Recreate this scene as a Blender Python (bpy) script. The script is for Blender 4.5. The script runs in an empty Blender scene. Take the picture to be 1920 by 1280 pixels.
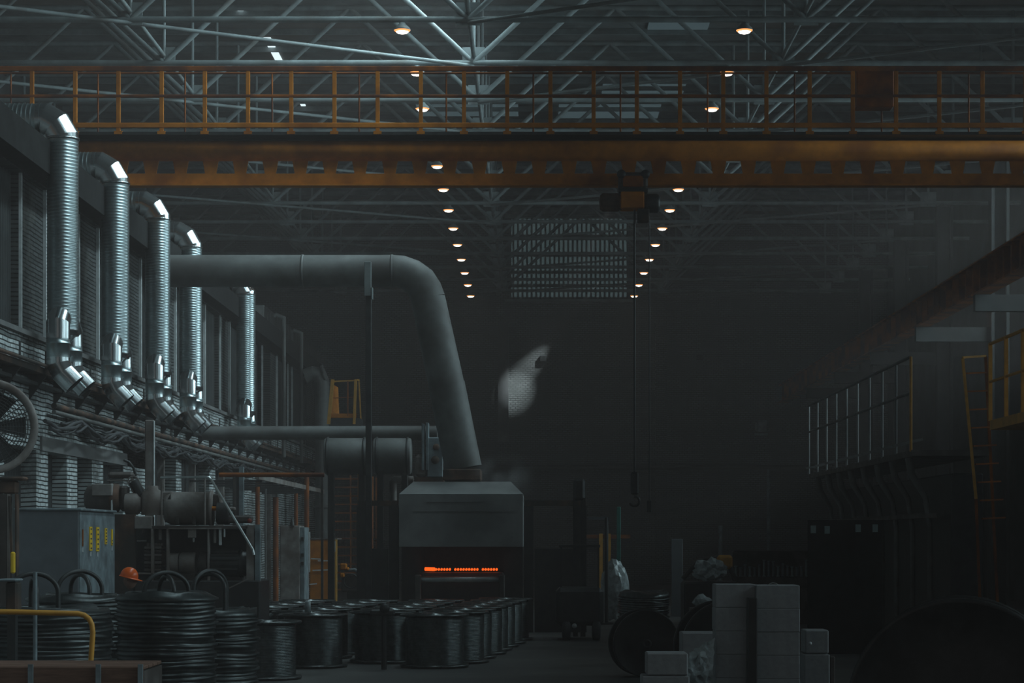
import bpy, bmesh, math, random
from mathutils import Vector, Matrix
random.seed(7)
R = math.radians
C = bpy.context.scene.collection
sc = bpy.context.scene
# ------------------------------------------------------------------ camera, world, light
FPX, HC = 4000.0, 2.4
VX, VY = 1000.0, 1010.0
cd = bpy.data.cameras.new('camera'); cam = bpy.data.objects.new('camera', cd); C.objects.link(cam)
cam.location = (0, 0, HC); cam.rotation_euler = (R(90), 0, 0)
cd.sensor_width = 36; cd.lens = FPX/1920*36
cd.shift_x = (960-VX)/1920; cd.shift_y = (VY-640)/1920
cd.clip_end = 400; sc.camera = cam
sc.view_settings.view_transform = 'Standard'; sc.view_settings.look = 'None'
sc.view_settings.gamma = 1; sc.view_settings.exposure = 0; sc.view_settings.use_curve_mapping = False
w = bpy.data.worlds.new('world'); sc.world = w; w.use_nodes = True
w.node_tree.nodes['Background'].inputs[0].default_value = (1.0, .94, .91, 1)
w.node_tree.nodes['Background'].inputs[1].default_value = 0.115

def area(name, loc, rot, sx, sy, power, col, spread=180):
    l = bpy.data.lights.new(name, 'AREA'); l.shape = 'RECTANGLE'; l.size = sx; l.size_y = sy
    l.energy = power; l.color = col; l.spread = R(spread)
    o = bpy.data.objects.new(name, l); C.objects.link(o); o.location = loc; o.rotation_euler = rot
    return o
COOL = (0.70, 0.93, 1.0)
# daylight: high side windows in the right wall (nearer than the frame shows) and roof lights over the near bays
for k in range(8):
    area('side_window_light', (18.3, 4+9.6*k, 11.6), (0, R(84), 0), 6.6, 7.5, 260*(1, 1.05, 1.05, .5, .22, .9, 1.7, 1.7)[k], COOL, 80)
for k in range(6):
    area('roof_light', (-.6, 6+10*k, 18.9), (0, R(42), 0), 1.5, 8.0, 230*(1, 1, 1, 1, 1.7, 1.9)[k], COOL, 100)
# unseen light added over the near bays to brighten the far trusses
area('far_truss_fill', (-3, 49.5, 18.5), (R(84), 0, R(6)), 6, 1.2, 85, COOL, 84)
# thin haze added through the hall to lift the blacks
hm = bpy.data.materials.new('haze'); hm.use_nodes = True; hn = hm.node_tree; hn.nodes.clear()
ho_ = hn.nodes.new('ShaderNodeOutputMaterial'); hv = hn.nodes.new('ShaderNodeVolumeScatter')
hv.inputs['Color'].default_value = (1, .86, .82, 1); hv.inputs['Density'].default_value = .0023; hv.inputs['Anisotropy'].default_value = .0
hn.links.new(hv.outputs[0], ho_.inputs['Volume'])
hme = bpy.data.meshes.new('haze')
hme.from_pydata([(x, y, z) for x in (-18.8, 18.5) for y in (-1.5, 111.9) for z in (.005, 19.3)], [], [(0,1,3,2),(4,6,7,5),(0,4,5,1),(2,3,7,6),(0,2,6,4),(1,5,7,3)])
hme.materials.append(hm); hob = bpy.data.objects.new('black_lift_haze', hme); C.objects.link(hob)
hob['label'] = 'thin haze added through the whole hall to lift its dark tones'; hob['category'] = 'haze'; hob['kind'] = 'stuff'
sc.cycles.volume_bounces = 0
# a shaft of daylight from a roof opening near the end wall
def spot(name, loc, target, power, ang, blend, col, rad=0.1):
    l = bpy.data.lights.new(name, 'SPOT'); l.energy = power; l.spot_size = R(ang); l.spot_blend = blend
    l.color = col; l.shadow_soft_size = rad
    o = bpy.data.objects.new(name, l); C.objects.link(o); o.location = loc
    d = Vector(target)-Vector(loc); o.rotation_euler = d.to_track_quat('-Z', 'Y').to_euler()
    return o
spot('daylight_shaft', (4.3, 96.5, 18.9), (-.95, 112, HC+7.7), 14000, 7.4, 1.0, (.85,.97,1), .02)
spot('daylight_streak', (3.4, 110.6, HC+13.3), (-.9, 112, HC+8.2), 3200, 15, 1.0, (.85,.97,1), .02)

# ------------------------------------------------------------------ materials
def nt(name):
    m = bpy.data.materials.new(name); m.use_nodes = True
    n = m.node_tree; return m, n, n.nodes['Principled BSDF']
def mat(name, col, rough=.6, metal=0., var=.35, scale=3., bump=.0, dirt=None, dirt_amt=.5, detail=6, stretch=None):
    m, n, b = nt(name)
    b.inputs['Roughness'].default_value = rough; b.inputs['Metallic'].default_value = metal
    if rough > .65: b.inputs['Specular IOR Level'].default_value = .12
    tc = n.nodes.new('ShaderNodeTexCoord'); no = n.nodes.new('ShaderNodeTexNoise')
    no.inputs['Scale'].default_value = scale; no.inputs['Detail'].default_value = detail; no.inputs['Roughness'].default_value = .65
    src = tc.outputs['Object']
    if stretch:
        mp = n.nodes.new('ShaderNodeMapping'); mp.inputs['Scale'].default_value = stretch
        n.links.new(src, mp.inputs[0]); src = mp.outputs[0]
    n.links.new(src, no.inputs['Vector'])
    cr = n.nodes.new('ShaderNodeValToRGB'); e = cr.color_ramp.elements
    e[0].position = .32; e[1].position = .68
    e[0].color = tuple(c*(1-var) for c in col)+(1,); e[1].color = tuple(min(1, c*(1+var)) for c in col)+(1,)
    n.links.new(no.outputs['Fac'], cr.inputs[0]); out = cr.outputs[0]
    if dirt:
        n2 = n.nodes.new('ShaderNodeTexNoise'); n2.inputs['Scale'].default_value = scale*.45; n2.inputs['Detail'].default_value = 8
        n.links.new(src, n2.inputs['Vector'])
        r2 = n.nodes.new('ShaderNodeValToRGB'); r2.color_ramp.elements[0].position = 1-dirt_amt-.1; r2.color_ramp.elements[1].position = 1-dirt_amt+.1
        n.links.new(n2.outputs['Fac'], r2.inputs[0])
        mx = n.nodes.new('ShaderNodeMixRGB'); n.links.new(r2.outputs[0], mx.inputs[0]); n.links.new(out, mx.inputs[1])
        mx.inputs[2].default_value = tuple(dirt)+(1,); out = mx.outputs[0]
    n.links.new(out, b.inputs['Base Color'])
    if bump:
        bp = n.nodes.new('ShaderNodeBump'); bp.inputs['Strength'].default_value = bump; bp.inputs['Distance'].default_value = .02
        n.links.new(no.outputs['Fac'], bp.inputs['Height']); n.links.new(bp.outputs[0], b.inputs['Normal'])
    return m
def brick(name, c1, c2, mortar, axis, bw=.26, bh=.077, patch=(.12,.12,.11), pa=.42):
    m, n, b = nt(name); b.inputs['Roughness'].default_value = .85; b.inputs['Specular IOR Level'].default_value = .12
    tc = n.nodes.new('ShaderNodeTexCoord'); sp = n.nodes.new('ShaderNodeSeparateXYZ'); cb = n.nodes.new('ShaderNodeCombineXYZ')
    n.links.new(tc.outputs['Object'], sp.inputs[0])
    n.links.new(sp.outputs[axis], cb.inputs[0]); n.links.new(sp.outputs[2], cb.inputs[1])
    nz = n.nodes.new('ShaderNodeTexNoise'); nz.inputs['Scale'].default_value = 1.3; nz.inputs['Detail'].default_value = 2
    n.links.new(tc.outputs['Object'], nz.inputs['Vector'])
    vs = n.nodes.new('ShaderNodeVectorMath'); vs.operation = 'SCALE'; vs.inputs['Scale'].default_value = .06
    n.links.new(nz.outputs['Color'], vs.inputs[0])
    va = n.nodes.new('ShaderNodeVectorMath'); va.operation = 'ADD'; n.links.new(cb.outputs[0], va.inputs[0]); n.links.new(vs.outputs[0], va.inputs[1])
    br = n.nodes.new('ShaderNodeTexBrick'); br.inputs['Scale'].default_value = 1
    br.inputs['Brick Width'].default_value = bw; br.inputs['Row Height'].default_value = bh
    br.inputs['Mortar Size'].default_value = .014; br.inputs['Mortar Smooth'].default_value = .2; br.inputs['Bias'].default_value = -.2
    br.inputs['Color1'].default_value = c1+(1,); br.inputs['Color2'].default_value = c2+(1,); br.inputs['Mortar'].default_value = mortar+(1,)
    n.links.new(va.outputs[0], br.inputs['Vector'])
    n2 = n.nodes.new('ShaderNodeTexNoise'); n2.inputs['Scale'].default_value = .9; n2.inputs['Detail'].default_value = 9; n2.inputs['Roughness'].default_value = .7
    n.links.new(tc.outputs['Object'], n2.inputs['Vector'])
    r2 = n.nodes.new('ShaderNodeValToRGB'); r2.color_ramp.elements[0].position = 1-pa-.08; r2.color_ramp.elements[1].position = 1-pa+.1
    n.links.new(n2.outputs['Fac'], r2.inputs[0])
    mx = n.nodes.new('ShaderNodeMixRGB'); n.links.new(r2.outputs[0], mx.inputs[0]); n.links.new(br.outputs['Color'], mx.inputs[1]); mx.inputs[2].default_value = patch+(1,)
    n.links.new(mx.outputs[0], b.inputs['Base Color'])
    bp = n.nodes.new('ShaderNodeBump'); bp.inputs['Strength'].default_value = .7; bp.inputs['Distance'].default_value = .02; bp.invert = True
    n.links.new(br.outputs['Fac'], bp.inputs['Height']); n.links.new(bp.outputs[0], b.inputs['Normal'])
    return m
def emis(name, col, s):
    m, n, b = nt(name); b.inputs['Base Color'].default_value = (0, 0, 0, 1)
    b.inputs['Emission Color'].default_value = tuple(col)+(1,); b.inputs['Emission Strength'].default_value = s
    return m
M = {}
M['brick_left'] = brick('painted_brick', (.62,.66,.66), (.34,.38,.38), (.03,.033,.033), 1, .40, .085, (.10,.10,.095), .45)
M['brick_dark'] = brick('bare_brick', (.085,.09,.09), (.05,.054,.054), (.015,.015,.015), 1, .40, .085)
M['brick_back'] = brick('grey_brick', (.20,.205,.20), (.15,.155,.15), (.04,.04,.04), 0, .26, .11, (.13,.135,.13), .5)
M['concrete'] = mat('concrete', (.20,.20,.195), .8, 0, .3, .8, .2, (.12,.12,.12), .5)
M['floor'] = mat('floor_concrete', (.10,.10,.095), .55, 0, .35, .7, .2, (.07,.07,.07), .45)
M['dark_wall'] = mat('dark_plaster', (.08,.085,.085), .9, 0, .3, .6)
M['roof'] = mat('roof_board', (.19,.205,.205), .9, 0, .5, .35, 0, (.19,.14,.115), .4)
M['truss'] = mat('truss_paint', (.24,.28,.285), .6, 0, .3, 1.5, 0, (.17,.17,.16), .42)
M['galv'] = mat('galvanised_spiral', (.46,.545,.56), .33, .92, .18, 3, .05)
M['galv_smooth'] = mat('galvanised_sheet', (.60,.64,.65), .2, .97, .10, 3)
M['inside'] = mat('matte_black_and_shade', (.02,.02,.02), .95)  # matte black, also used as painted shade in the duct outlets
M['grey_pipe'] = mat('grey_pipe_paint', (.17,.175,.17), .6, 0, .25, 2.2, .1, (.11,.105,.10), .45)
M['hood'] = mat('hood_sheet', (.29,.295,.29), .6, .0, .18, 1.2, .05, (.15,.155,.155), .45)
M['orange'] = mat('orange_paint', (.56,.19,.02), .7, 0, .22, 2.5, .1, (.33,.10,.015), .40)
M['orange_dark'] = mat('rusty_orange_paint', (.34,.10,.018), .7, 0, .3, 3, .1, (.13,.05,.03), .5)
M['yellow'] = mat('yellow_paint', (.62,.30,.04), .55, 0, .2, 4)
M['yellow_mark'] = mat('yellow_mark', (.95,.58,.02), .6, 0, .1, 6)
M['rust'] = mat('rust_steel', (.16,.095,.07), .8, .0, .4, 4, .2, (.06,.055,.05), .5)
M['dark_steel'] = mat('dark_steel', (.055,.058,.058), .5, .5, .3, 4, .1)
M['black'] = mat('black_paint', (.036,.037,.037), .45, .2, .3, 4)
M['grey_mach'] = mat('machine_grey', (.29,.265,.25), .62, .0, .3, 4, .2, (.15,.12,.105), .5)
M['machine_dark'] = mat('machine_dark', (.10,.085,.078), .62, .0, .35, 4, .2, (.05,.04,.035), .5)
M['cab'] = mat('cabinet_grey', (.135,.15,.165), .55, 0, .12, 3)
M['cab_side'] = mat('cabinet_side', (.22,.27,.29), .55, 0, .3, 5, 0, (.12,.14,.15), .45)
M['steel_bright'] = mat('bright_tube', (.62,.66,.66), .3, .85, .15, 5)
M['corr'] = mat('corrugated_panel', (.05,.054,.054), .8, 0, .25, 1.5)
M['wire'] = mat('steel_wire', (.11,.125,.125), .3, .8, .35, 9, .1)
M['wire_dark'] = mat('dark_wire', (.065,.073,.073), .36, .7, .35, 6, .1)
M['flange'] = mat('spool_flange', (.12,.13,.13), .3, .8, .6, 5, .3)
M['cloth'] = mat('navy_cloth', (.03,.035,.05), .9)
M['skin'] = mat('skin', (.22,.12,.085), .6)
M['helmet'] = mat('helmet_plastic', (.80,.12,.01), .3, 0, .06, 4)
M['foam'] = mat('white_block', (.30,.305,.31), .85, 0, .12, 14, .2)
M['plastic'] = mat('plastic_wrap', (.42,.47,.48), .3, 0, .4, 8, .4)
M['wood'] = mat('wood', (.17,.10,.075), .8, 0, .35, 3, .1, None, .5, 6, (1, 9, 9))
M['green'] = mat('green_paint', (.01,.16,.13), .6)
M['paper'] = mat('paper', (.30,.38,.38), .8)
M['white'] = mat('white_paint', (.62,.64,.64), .6, 0, .2, 6)
M['cable'] = mat('cable_rubber', (.05,.052,.055), .6)
M['lamp'] = emis('lamp_glow', (1.0,.86,.74), 7)
M['lamp_rim'] = emis('lamp_rim_glow', (1.0,.35,.10), 1.6)
M['glow'] = emis('hot_metal', (1.0,.10,.008), 1.6)
M['glow_dim'] = emis('warm_metal', (1.0,.06,.004), .5)
M['sky_pane'] = emis('roof_pane', (.55,.85,.95), .07)
M['sky_white'] = emis('open_sky', (.8,.95,1), 1.2)
M['end_glass'] = emis('end_glass', (.55,.82,.85), .055)
M['win_glass'] = emis('day_glass', (.66,.92,1), .3)

# ------------------------------------------------------------------ mesh builder
def W(px, py, Y):
    return Vector(((px-VX)/FPX*Y, Y, HC+(VY-py)/FPX*Y))
class MB:
    def __init__(s): s.v = []; s.f = []; s.sm = []
    def add(s, vs, fs, smooth=False):
        o = len(s.v); s.v += [tuple(v) for v in vs]
        for f in fs: s.f.append(tuple(i+o for i in f)); s.sm.append(smooth)
        return s
    def box(s, a, b, bev=0., rot=None, piv=None):
        x0, y0, z0 = (min(a[i], b[i]) for i in range(3)); x1, y1, z1 = (max(a[i], b[i]) for i in range(3))
        bm = bmesh.new(); bmesh.ops.create_cube(bm, size=1)
        for v in bm.verts: v.co = Vector(((x0+x1)/2+v.co.x*(x1-x0), (y0+y1)/2+v.co.y*(y1-y0), (z0+z1)/2+v.co.z*(z1-z0)))
        if bev: bmesh.ops.bevel(bm, geom=bm.edges[:], offset=min(bev, .45*min(x1-x0, y1-y0, z1-z0)), segments=1, affect='EDGES')
        if rot:
            p = Vector(piv if piv else ((x0+x1)/2, (y0+y1)/2, (z0+z1)/2)); m = rot if isinstance(rot, Matrix) else Matrix.Rotation(rot, 3, 'Z')
            for v in bm.verts: v.co = p+m@(v.co-p)
        bm.verts.ensure_lookup_table()
        s.add([v.co for v in bm.verts], [[v.index for v in f.verts] for f in bm.faces]); bm.free(); return s
    def frame(s, d):
        d = d.normalized(); u = d.cross(Vector((0, 0, 1)))
        if u.length < .05: u = d.cross(Vector((0, 1, 0)))
        u.normalize(); return u, d.cross(u)
    def tube(s, p0, p1, r0, r1=None, n=10, caps=True):
        p0 = Vector(p0); p1 = Vector(p1); r1 = r0 if r1 is None else r1
        u, v = s.frame(p1-p0); vs = []
        for p, r in ((p0, r0), (p1, r1)):
            for k in range(n):
                a = 2*math.pi*k/n; vs.append(p+(u*math.cos(a)+v*math.sin(a))*r)
        s.add(vs, [(k, (k+1) % n, n+(k+1) % n, n+k) for k in range(n)], n > 4)
        if caps: s.add(vs[:n][::-1], [tuple(range(n))]); s.add(vs[n:], [tuple(range(n))])
        return s
    def bar(s, p0, p1, wd, ht=None):
        p0 = Vector(p0); p1 = Vector(p1); ht = wd if ht is None else ht
        u, v = s.frame(p1-p0); vs = []
        for p in (p0, p1):
            for a, b in ((-1, -1), (1, -1), (1, 1), (-1, 1)): vs.append(p+u*a*wd/2+v*b*ht/2)
        return s.add(vs, [(0, 1, 5, 4), (1, 2, 6, 5), (2, 3, 7, 6), (3, 0, 4, 7), (3, 2, 1, 0), (4, 5, 6, 7)])
    def path(s, pts, r, n=10, mitre=False, caps=True, wave=0, wpitch=.06):
        pts = [Vector(p) for p in pts]; rings = []
        rr = r if isinstance(r, (list, tuple)) else [r]*len(pts)
        dirs = [(pts[i+1]-pts[i]).normalized() for i in range(len(pts)-1)]
        u, v = s.frame(dirs[0])
        for i, p in enumerate(pts):
            if i == 0: t = dirs[0]; k = 1
            elif i == len(pts)-1: t = dirs[-1]
            else: t = (dirs[i-1]+dirs[i]).normalized()
            if i:
                u = (u-dirs[i-1]*u.dot(dirs[i-1])).normalized()
            d = dirs[min(i, len(dirs)-1)] if i == 0 else dirs[i-1]
            v = d.cross(u)
            ring = []
            for q in range(n):
                a = 2*math.pi*q/n; c = (u*math.cos(a)+v*math.sin(a))*rr[i]
                if 0 < i < len(pts)-1:      # slide onto the mitre plane along the incoming direction
                    dn = d.dot(t)
                    if dn > .3: c = c-d*(c.dot(t)/dn)
                ring.append(p+c)
            rings.append(ring)
        if mitre:
            for i in range(len(rings)-1):
                s.add(rings[i]+rings[i+1], [(k, (k+1) % n, n+(k+1) % n, n+k) for k in range(n)], True)
        else:
            s.add([q for g in rings for q in g], [(i*n+k, i*n+(k+1) % n, (i+1)*n+(k+1) % n, (i+1)*n+k) for i in range(len(rings)-1) for k in range(n)], True)
        if caps: s.add(rings[0][::-1], [tuple(range(n))]); s.add(rings[-1], [tuple(range(n))])
        return s
    def lathe(s, c, axis, prof, n=24, smooth=True):     # prof: (distance along axis, radius)
        c = Vector(c); ax = Vector(axis).normalized(); u, v = s.frame(ax); vs = []
        for h, r in prof:
            for k in range(n):
                a = 2*math.pi*k/n; vs.append(c+ax*h+(u*math.cos(a)+v*math.sin(a))*r)
        m = len(prof)
        return s.add(vs, [(i*n+k, i*n+(k+1) % n, (i+1)*n+(k+1) % n, (i+1)*n+k) for i in range(m-1) for k in range(n)], smooth)
    def prism(s, poly, d):                               # poly: 3D points, d: extrude vector
        n = len(poly); a = [Vector(p) for p in poly]; b = [p+Vector(d) for p in a]
        return s.add(a+b, [tuple(range(n))[::-1], tuple(range(n, 2*n))]+[(i, (i+1) % n, n+(i+1) % n, n+i) for i in range(n)])
    def build(s, name, m, parent=None):
        me = bpy.data.meshes.new(name); off = Vector((0, 0, 0))
        p = parent
        while p is not None: off += p.location; p = p.parent
        vs = [Vector(v)-off for v in s.v]
        own = Vector((0, 0, 0))
        if parent is None and vs:                         # origin at the base centre
            xs = [v.x for v in vs]; ys = [v.y for v in vs]; zs = [v.z for v in vs]
            own = Vector(((min(xs)+max(xs))/2, (min(ys)+max(ys))/2, min(zs)))
            vs = [v-own for v in vs]
        me.from_pydata([tuple(v) for v in vs], [], s.f); me.polygons.foreach_set('use_smooth', s.sm)
        bm = bmesh.new(); bm.from_mesh(me); bmesh.ops.recalc_face_normals(bm, faces=bm.faces[:]); bm.to_mesh(me); bm.free()
        me.materials.append(m); me.update()
        o = bpy.data.objects.new(name, me); o.location = own; C.objects.link(o)
        if parent: o.parent = parent
        return o
def tag(o, label, cat, group=None, kind=None):
    o['label'] = label; o['category'] = cat
    if group: o['group'] = group
    if kind: o['kind'] = kind
    return o
def thing(name, loc, label, cat, group=None):
    o = bpy.data.objects.new(name, None); C.objects.link(o); o.location = loc; o.empty_display_size = .2
    return tag(o, label, cat, group)
def struct(o): o['kind'] = 'structure'; return o
KIDS = {}
def dup(root, loc, label, group=None):
    def cp(o, par):
        c = o.copy(); C.objects.link(c)
        if par: c.parent = par
        for ch in [x for x in ALLOBJ() if x.parent is o]: cp(ch, c)
        return c
    c = cp(root, None); c.location = loc; c['label'] = label
    if group: c['group'] = group
    return c
def ALLOBJ(): return list(C.objects)
def arc(c, r, a0, a1, n, plane='xz'):
    out = []
    for i in range(n+1):
        a = R(a0+(a1-a0)*i/n); x, y = r*math.cos(a), r*math.sin(a)
        out.append(Vector(c)+(Vector((x, 0, y)) if plane == 'xz' else Vector((0, x, y)) if plane == 'yz' else Vector((x, y, 0))))
    return out
ORD = ['first','second','third','fourth','fifth','sixth','seventh','eighth','ninth','tenth','eleventh','twelfth','thirteenth','fourteenth','fifteenth','sixteenth','seventeenth','eighteenth','nineteenth','twentieth']

# ------------------------------------------------------------------ the setting
struct(MB().box((-19, 2, -.3), (19, 113, 0)).build('floor', M['floor']))
ZR = HC+17.0                                             # roof underside
b = MB()
b.box((-19, -2, ZR), (19, 113, ZR+.25))
struct(b.build('ceiling', M['roof']))
for k in range(19):                                      # purlins under the roof
    y = 66+2.55*k
    struct(MB().box((-18.5, y-.05, ZR-.2), (18.5, y+.05, ZR-.01)).build('trim_%d' % (k+1), M['truss']))
# end wall with window band
b = MB(); YB = 112
b.box((-19, YB, 0), (19, YB+.4, HC+12.55))
b.box((-19, YB, HC+12.55), (-1.15, YB+.4, ZR)); b.box((4.95, YB, HC+12.55), (19, YB+.4, ZR))
struct(b.build('wall_back', M['brick_back']))
win = struct(MB().box((-1.15, YB+.22, HC+12.55), (4.95, YB+.26, ZR)).build('window_1', M['end_glass']))
b = MB()
for i in range(26): x = -1.1+i*.24; b.box((x, YB+.05, HC+12.55), (x+.10, YB+.16, ZR))
for z in (12.62, 13.3, 14.0, 14.9, 15.9): b.box((-1.15, YB+.02, HC+z-.08), (4.95, YB+.14, HC+z+.08))
b.build('window_frame', M['dark_steel'], win)
b = MB(); b.box((-1.5, YB-.35, HC+12.38), (5.2, YB-.002, HC+12.54)); struct(b.build('trim_20', M['truss']))
b = MB(); b.box((-1.85, YB-.5, 0), (-1.3, YB-.002, HC+11.3)); struct(b.build('trim_21', M['concrete']))
b = MB(); b.box((6.4, YB-.5, 0), (7.0, YB-.002, HC+11.3)); struct(b.build('trim_22', M['brick_back']))
b = MB(); b.box((-9.0, YB-.5, 0), (-8.5, YB-.002, HC+11.3)); struct(b.build('trim_23', M['brick_back']))
b = MB(); b.box((-19, YB-.7, HC+4.95), (19, YB-.51, HC+5.05)); b.box((-19, YB-.62, HC+3.95), (19, YB-.51, HC+4.95)); struct(b.build('trim_24', M['brick_back']))
for px, py, sname in ((1018, 672, 'a'), (960, 618, 'b'), (1313, 670, 'c')):
    p = W(px, py, YB); o = MB().box((p.x-.16, YB-.12, p.z-.16), (p.x+.16, YB-.001, p.z+.16), .02)
    o = o.build('wall_box', M['black']); tag(o, {'a': 'small dark junction box on the lit end wall, above the daylight patch', 'b': 'dark box high beside the pale pilaster on end wall', 'c': 'small dark box on the dim right half of end wall'}[sname], 'junction box')
# right wall, with high windows along the near bays
b = MB(); b.box((18.6, -2, 0), (19, 113, HC+5.8)); b.box((18.6, -2, HC+12.6), (19, 113, ZR)); b.box((18.6, 78, HC+5.8), (19, 113, HC+12.6))
struct(b.build('wall_right', M['dark_wall']))
for k in range(8):
    o = struct(MB().box((18.75, 0+9.6*k, HC+5.9), (18.8, 8+9.6*k, HC+12.5)).build('window_%d' % (k+60), M['win_glass']))
    b = MB()
    for j in range(9): b.box((18.62, 9.6*k+j-.04, HC+5.8), (18.7, 9.6*k+j+.04, HC+12.6))
    b.box((18.62, 9.6*k, HC+10.9), (18.7, 9.6*k+8, HC+11.0)); b.build('window_frame', M['dark_steel'], o)
struct(MB().box((-19.3, -2, 0), (-18.9, 113, ZR)).build('wall_far_left', M['dark_wall']))

struct(MB().box((4.5, -2.3, 0), (19, -2.0, ZR)).box((-19, -2.3, 12), (4.5, -2.0, ZR)).build('wall_added_shade', M['dark_wall']))  # unseen wall added behind the camera to keep the right side darker
# left annex wall
XW = -9.6
b = MB()
ops = [(38.7,41.2),(42.2,43.9),(44.9,46.4),(47.6,49.9)]
ops2 = [(53.9,57.3),(58.2,63.2),(64.4,68.3),(76.5,80.0)]
zt, zt2, zl, zs, zw, zc = HC+1.72, HC+2.35, HC+3.24, HC+3.92, HC+6.9, HC+7.45
y = 8
for (a, c) in ops+ops2:
    b.box((XW-.4, y, 0), (XW, a, zt if (a, c) in ops else zt2)); y = c
b.box((XW-.4, y, 0), (XW, 94.8, zt2)); b.box((XW-.4, 8, zt), (XW, 50.5, zl)); b.box((XW-.4, 50.5, zt2), (XW, 94.8, zl))
b.box((XW-.4, 50.0, zt), (XW, 53.9, zt2+.01))
b.box((XW-.4, 8, zl), (XW, 94.8, zs))
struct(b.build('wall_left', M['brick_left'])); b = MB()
k = -6
wins = []
while True:
    y0 = 40.2+5.12*k; y1 = y0+2.05; k += 1
    if y1 < 8: continue
    if y0 > 74: break
    b.box((XW-.4, y0, zs), (XW-.10, y1, zw)); wins.append((y1, y0+5.12))
b.box((XW-.4, 78.6, zs), (XW-.10, 80.4, zw)); b.box((XW-.4, 84, zs), (XW-.1, 85.5, zw)); b.box((XW-.4, 90.5, zs), (XW, 94.8, zw))
b.box((XW-.4, 8, zw), (XW, 94.8, zc))
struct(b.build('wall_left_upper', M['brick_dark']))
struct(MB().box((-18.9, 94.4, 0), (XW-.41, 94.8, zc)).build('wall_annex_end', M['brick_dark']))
struct(MB().box((-18.9, 8, zc), (XW+.001, 94.8, zc+.12)).build('ceiling_annex', M['concrete']))
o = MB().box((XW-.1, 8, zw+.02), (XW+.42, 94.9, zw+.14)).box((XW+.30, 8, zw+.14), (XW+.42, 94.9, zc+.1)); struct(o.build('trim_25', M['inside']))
o = MB().box((XW, 8, zs-.09), (XW+.10, 94.8, zs)); struct(o.build('trim_26', M['concrete']))
def corr_panel(y0, y1, z0, z1, x, pitch=.16, dep=.05):
    vs = []; n = int((y1-y0)/pitch*4)
    for i in range(n+1):
        yy = y0+(y1-y0)*i/n; d = dep*(0, 1, 1, 0)[i % 4]
        vs += [(x+d, yy, z0), (x+d, yy, z1)]
    m = MB(); m.add(vs, [(2*i, 2*i+2, 2*i+3, 2*i+1) for i in range(n)]); return m
wn = 8
wins2 = [q for q in wins if q[1] < 79]+[(80.4,84),(85.5,90.5)]
for (a, c) in wins2:
    o = struct(corr_panel(a, min(c, 78.6) if a < 79 else c, zs, zw, XW-.28).build('window_%d' % wn, M['corr'])); wn += 1
    c2 = min(c, 78.6) if a < 79 else c
    f = MB(); f.box((XW-.099, a-.06, zs), (XW-.03, a-.0, zw)); f.box((XW-.099, c2, zs), (XW-.04, c2+.04, zw)); f.build('window_frame', M['white'], o)
dn = 1
for (a, c) in ops+ops2:
    tt = zt if (a, c) in ops else zt2
    o = struct(corr_panel(a, c, 0, tt, XW-.34, .2, .04).build('door_%d' % dn, M['corr'])); dn += 1
    if (a, c) in ops2:
        f = MB(); f.box((XW-.2, a, tt-.12), (XW+.01, c, tt)); f.box((XW-.2, (a+c)/2-.07, 0), (XW-.02, (a+c)/2+.07, tt)); f.build('door_frame', M['grey_mach'], o)
# lintel slab over the openings
struct(MB().box((XW, 41.5, zt), (XW+.05, 50.2, zt+.28)).build('trim_27', M['concrete']))

# ------------------------------------------------------------------ roof trusses, bracing
NX = [-18.2, -9.9, -1.6, 6.7, 15.0]
ZC = HC+12.75
def truss(first):
    def p(x, z): return Vector((x, 0, z))
    root = thing('roof_truss', (0, 0, ZC), '', 'roof truss', 'steel roof trusses across the hall')
    MB().tube(p(-18.8, ZC), p(18.5, ZC), .075, n=8).build('bottom_chord', M['truss'], root)
    MB().tube(p(-18.8, ZC+3.85), p(18.5, ZC+3.85), .09, n=8).build('top_chord', M['truss'], root)
    for x in NX:
        for s_, e in ((x, x+4.15), (x, x-4.15)):
            if abs(e) < 18.8: MB().tube(p(x, ZC), p(e, ZC+3.85), .07, n=8).build('diagonal', M['truss'], root)
        MB().tube(p(x, ZC), p(x, ZC+3.85), .05, n=6).build('upright', M['truss'], root)
        MB().box((x-.30, -.015, ZC-.14), (x+.30, .015, ZC+.42)).build('gusset_plate', M['truss'], root)
    return root
TY = [52.4+4.77*k for k in range(-1, 13)]
TY = [y for y in TY if y < 111]
t0 = truss(0)
for i, y in enumerate(TY):
    lab = 'steel roof truss spanning the hall, %s from the camera' % ORD[i]
    if i == 0: t0.location = (0, y, ZC); t0['label'] = lab
    else: dup(t0, (0, y, ZC), lab)
for i in range(len(TY)-1):
    for j in range(len(NX)-1):
        if (i+j) % 2: continue
        a = Vector((NX[j], TY[i], ZC-.08)); c = Vector((NX[j+1], TY[i+1], ZC-.08))
        if j >= 2: a, c = Vector((NX[j+1], TY[i], ZC-.08)), Vector((NX[j], TY[i+1], ZC-.08))
        tag(MB().tube(a, c, .05, n=6).build('wind_brace', M['truss']),
            'slanting %s brace rod between the %s and %s roof trusses' % (['far left', 'left', 'right', 'far right'][j], ORD[i], ORD[i+1]), 'brace', 'brace rods between the roof trusses')
for j, x in enumerate(NX[1:4]):
    tag(MB().tube((x, TY[0], ZC+.2), (x, 111.5, ZC+.2), .06, n=6).build('tie_beam', M['truss']),
        'long tie beam running to the end wall under the roof, %s' % ['at the left', 'at the middle', 'at the right'][j], 'beam', 'long tie beams under the roof')
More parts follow.
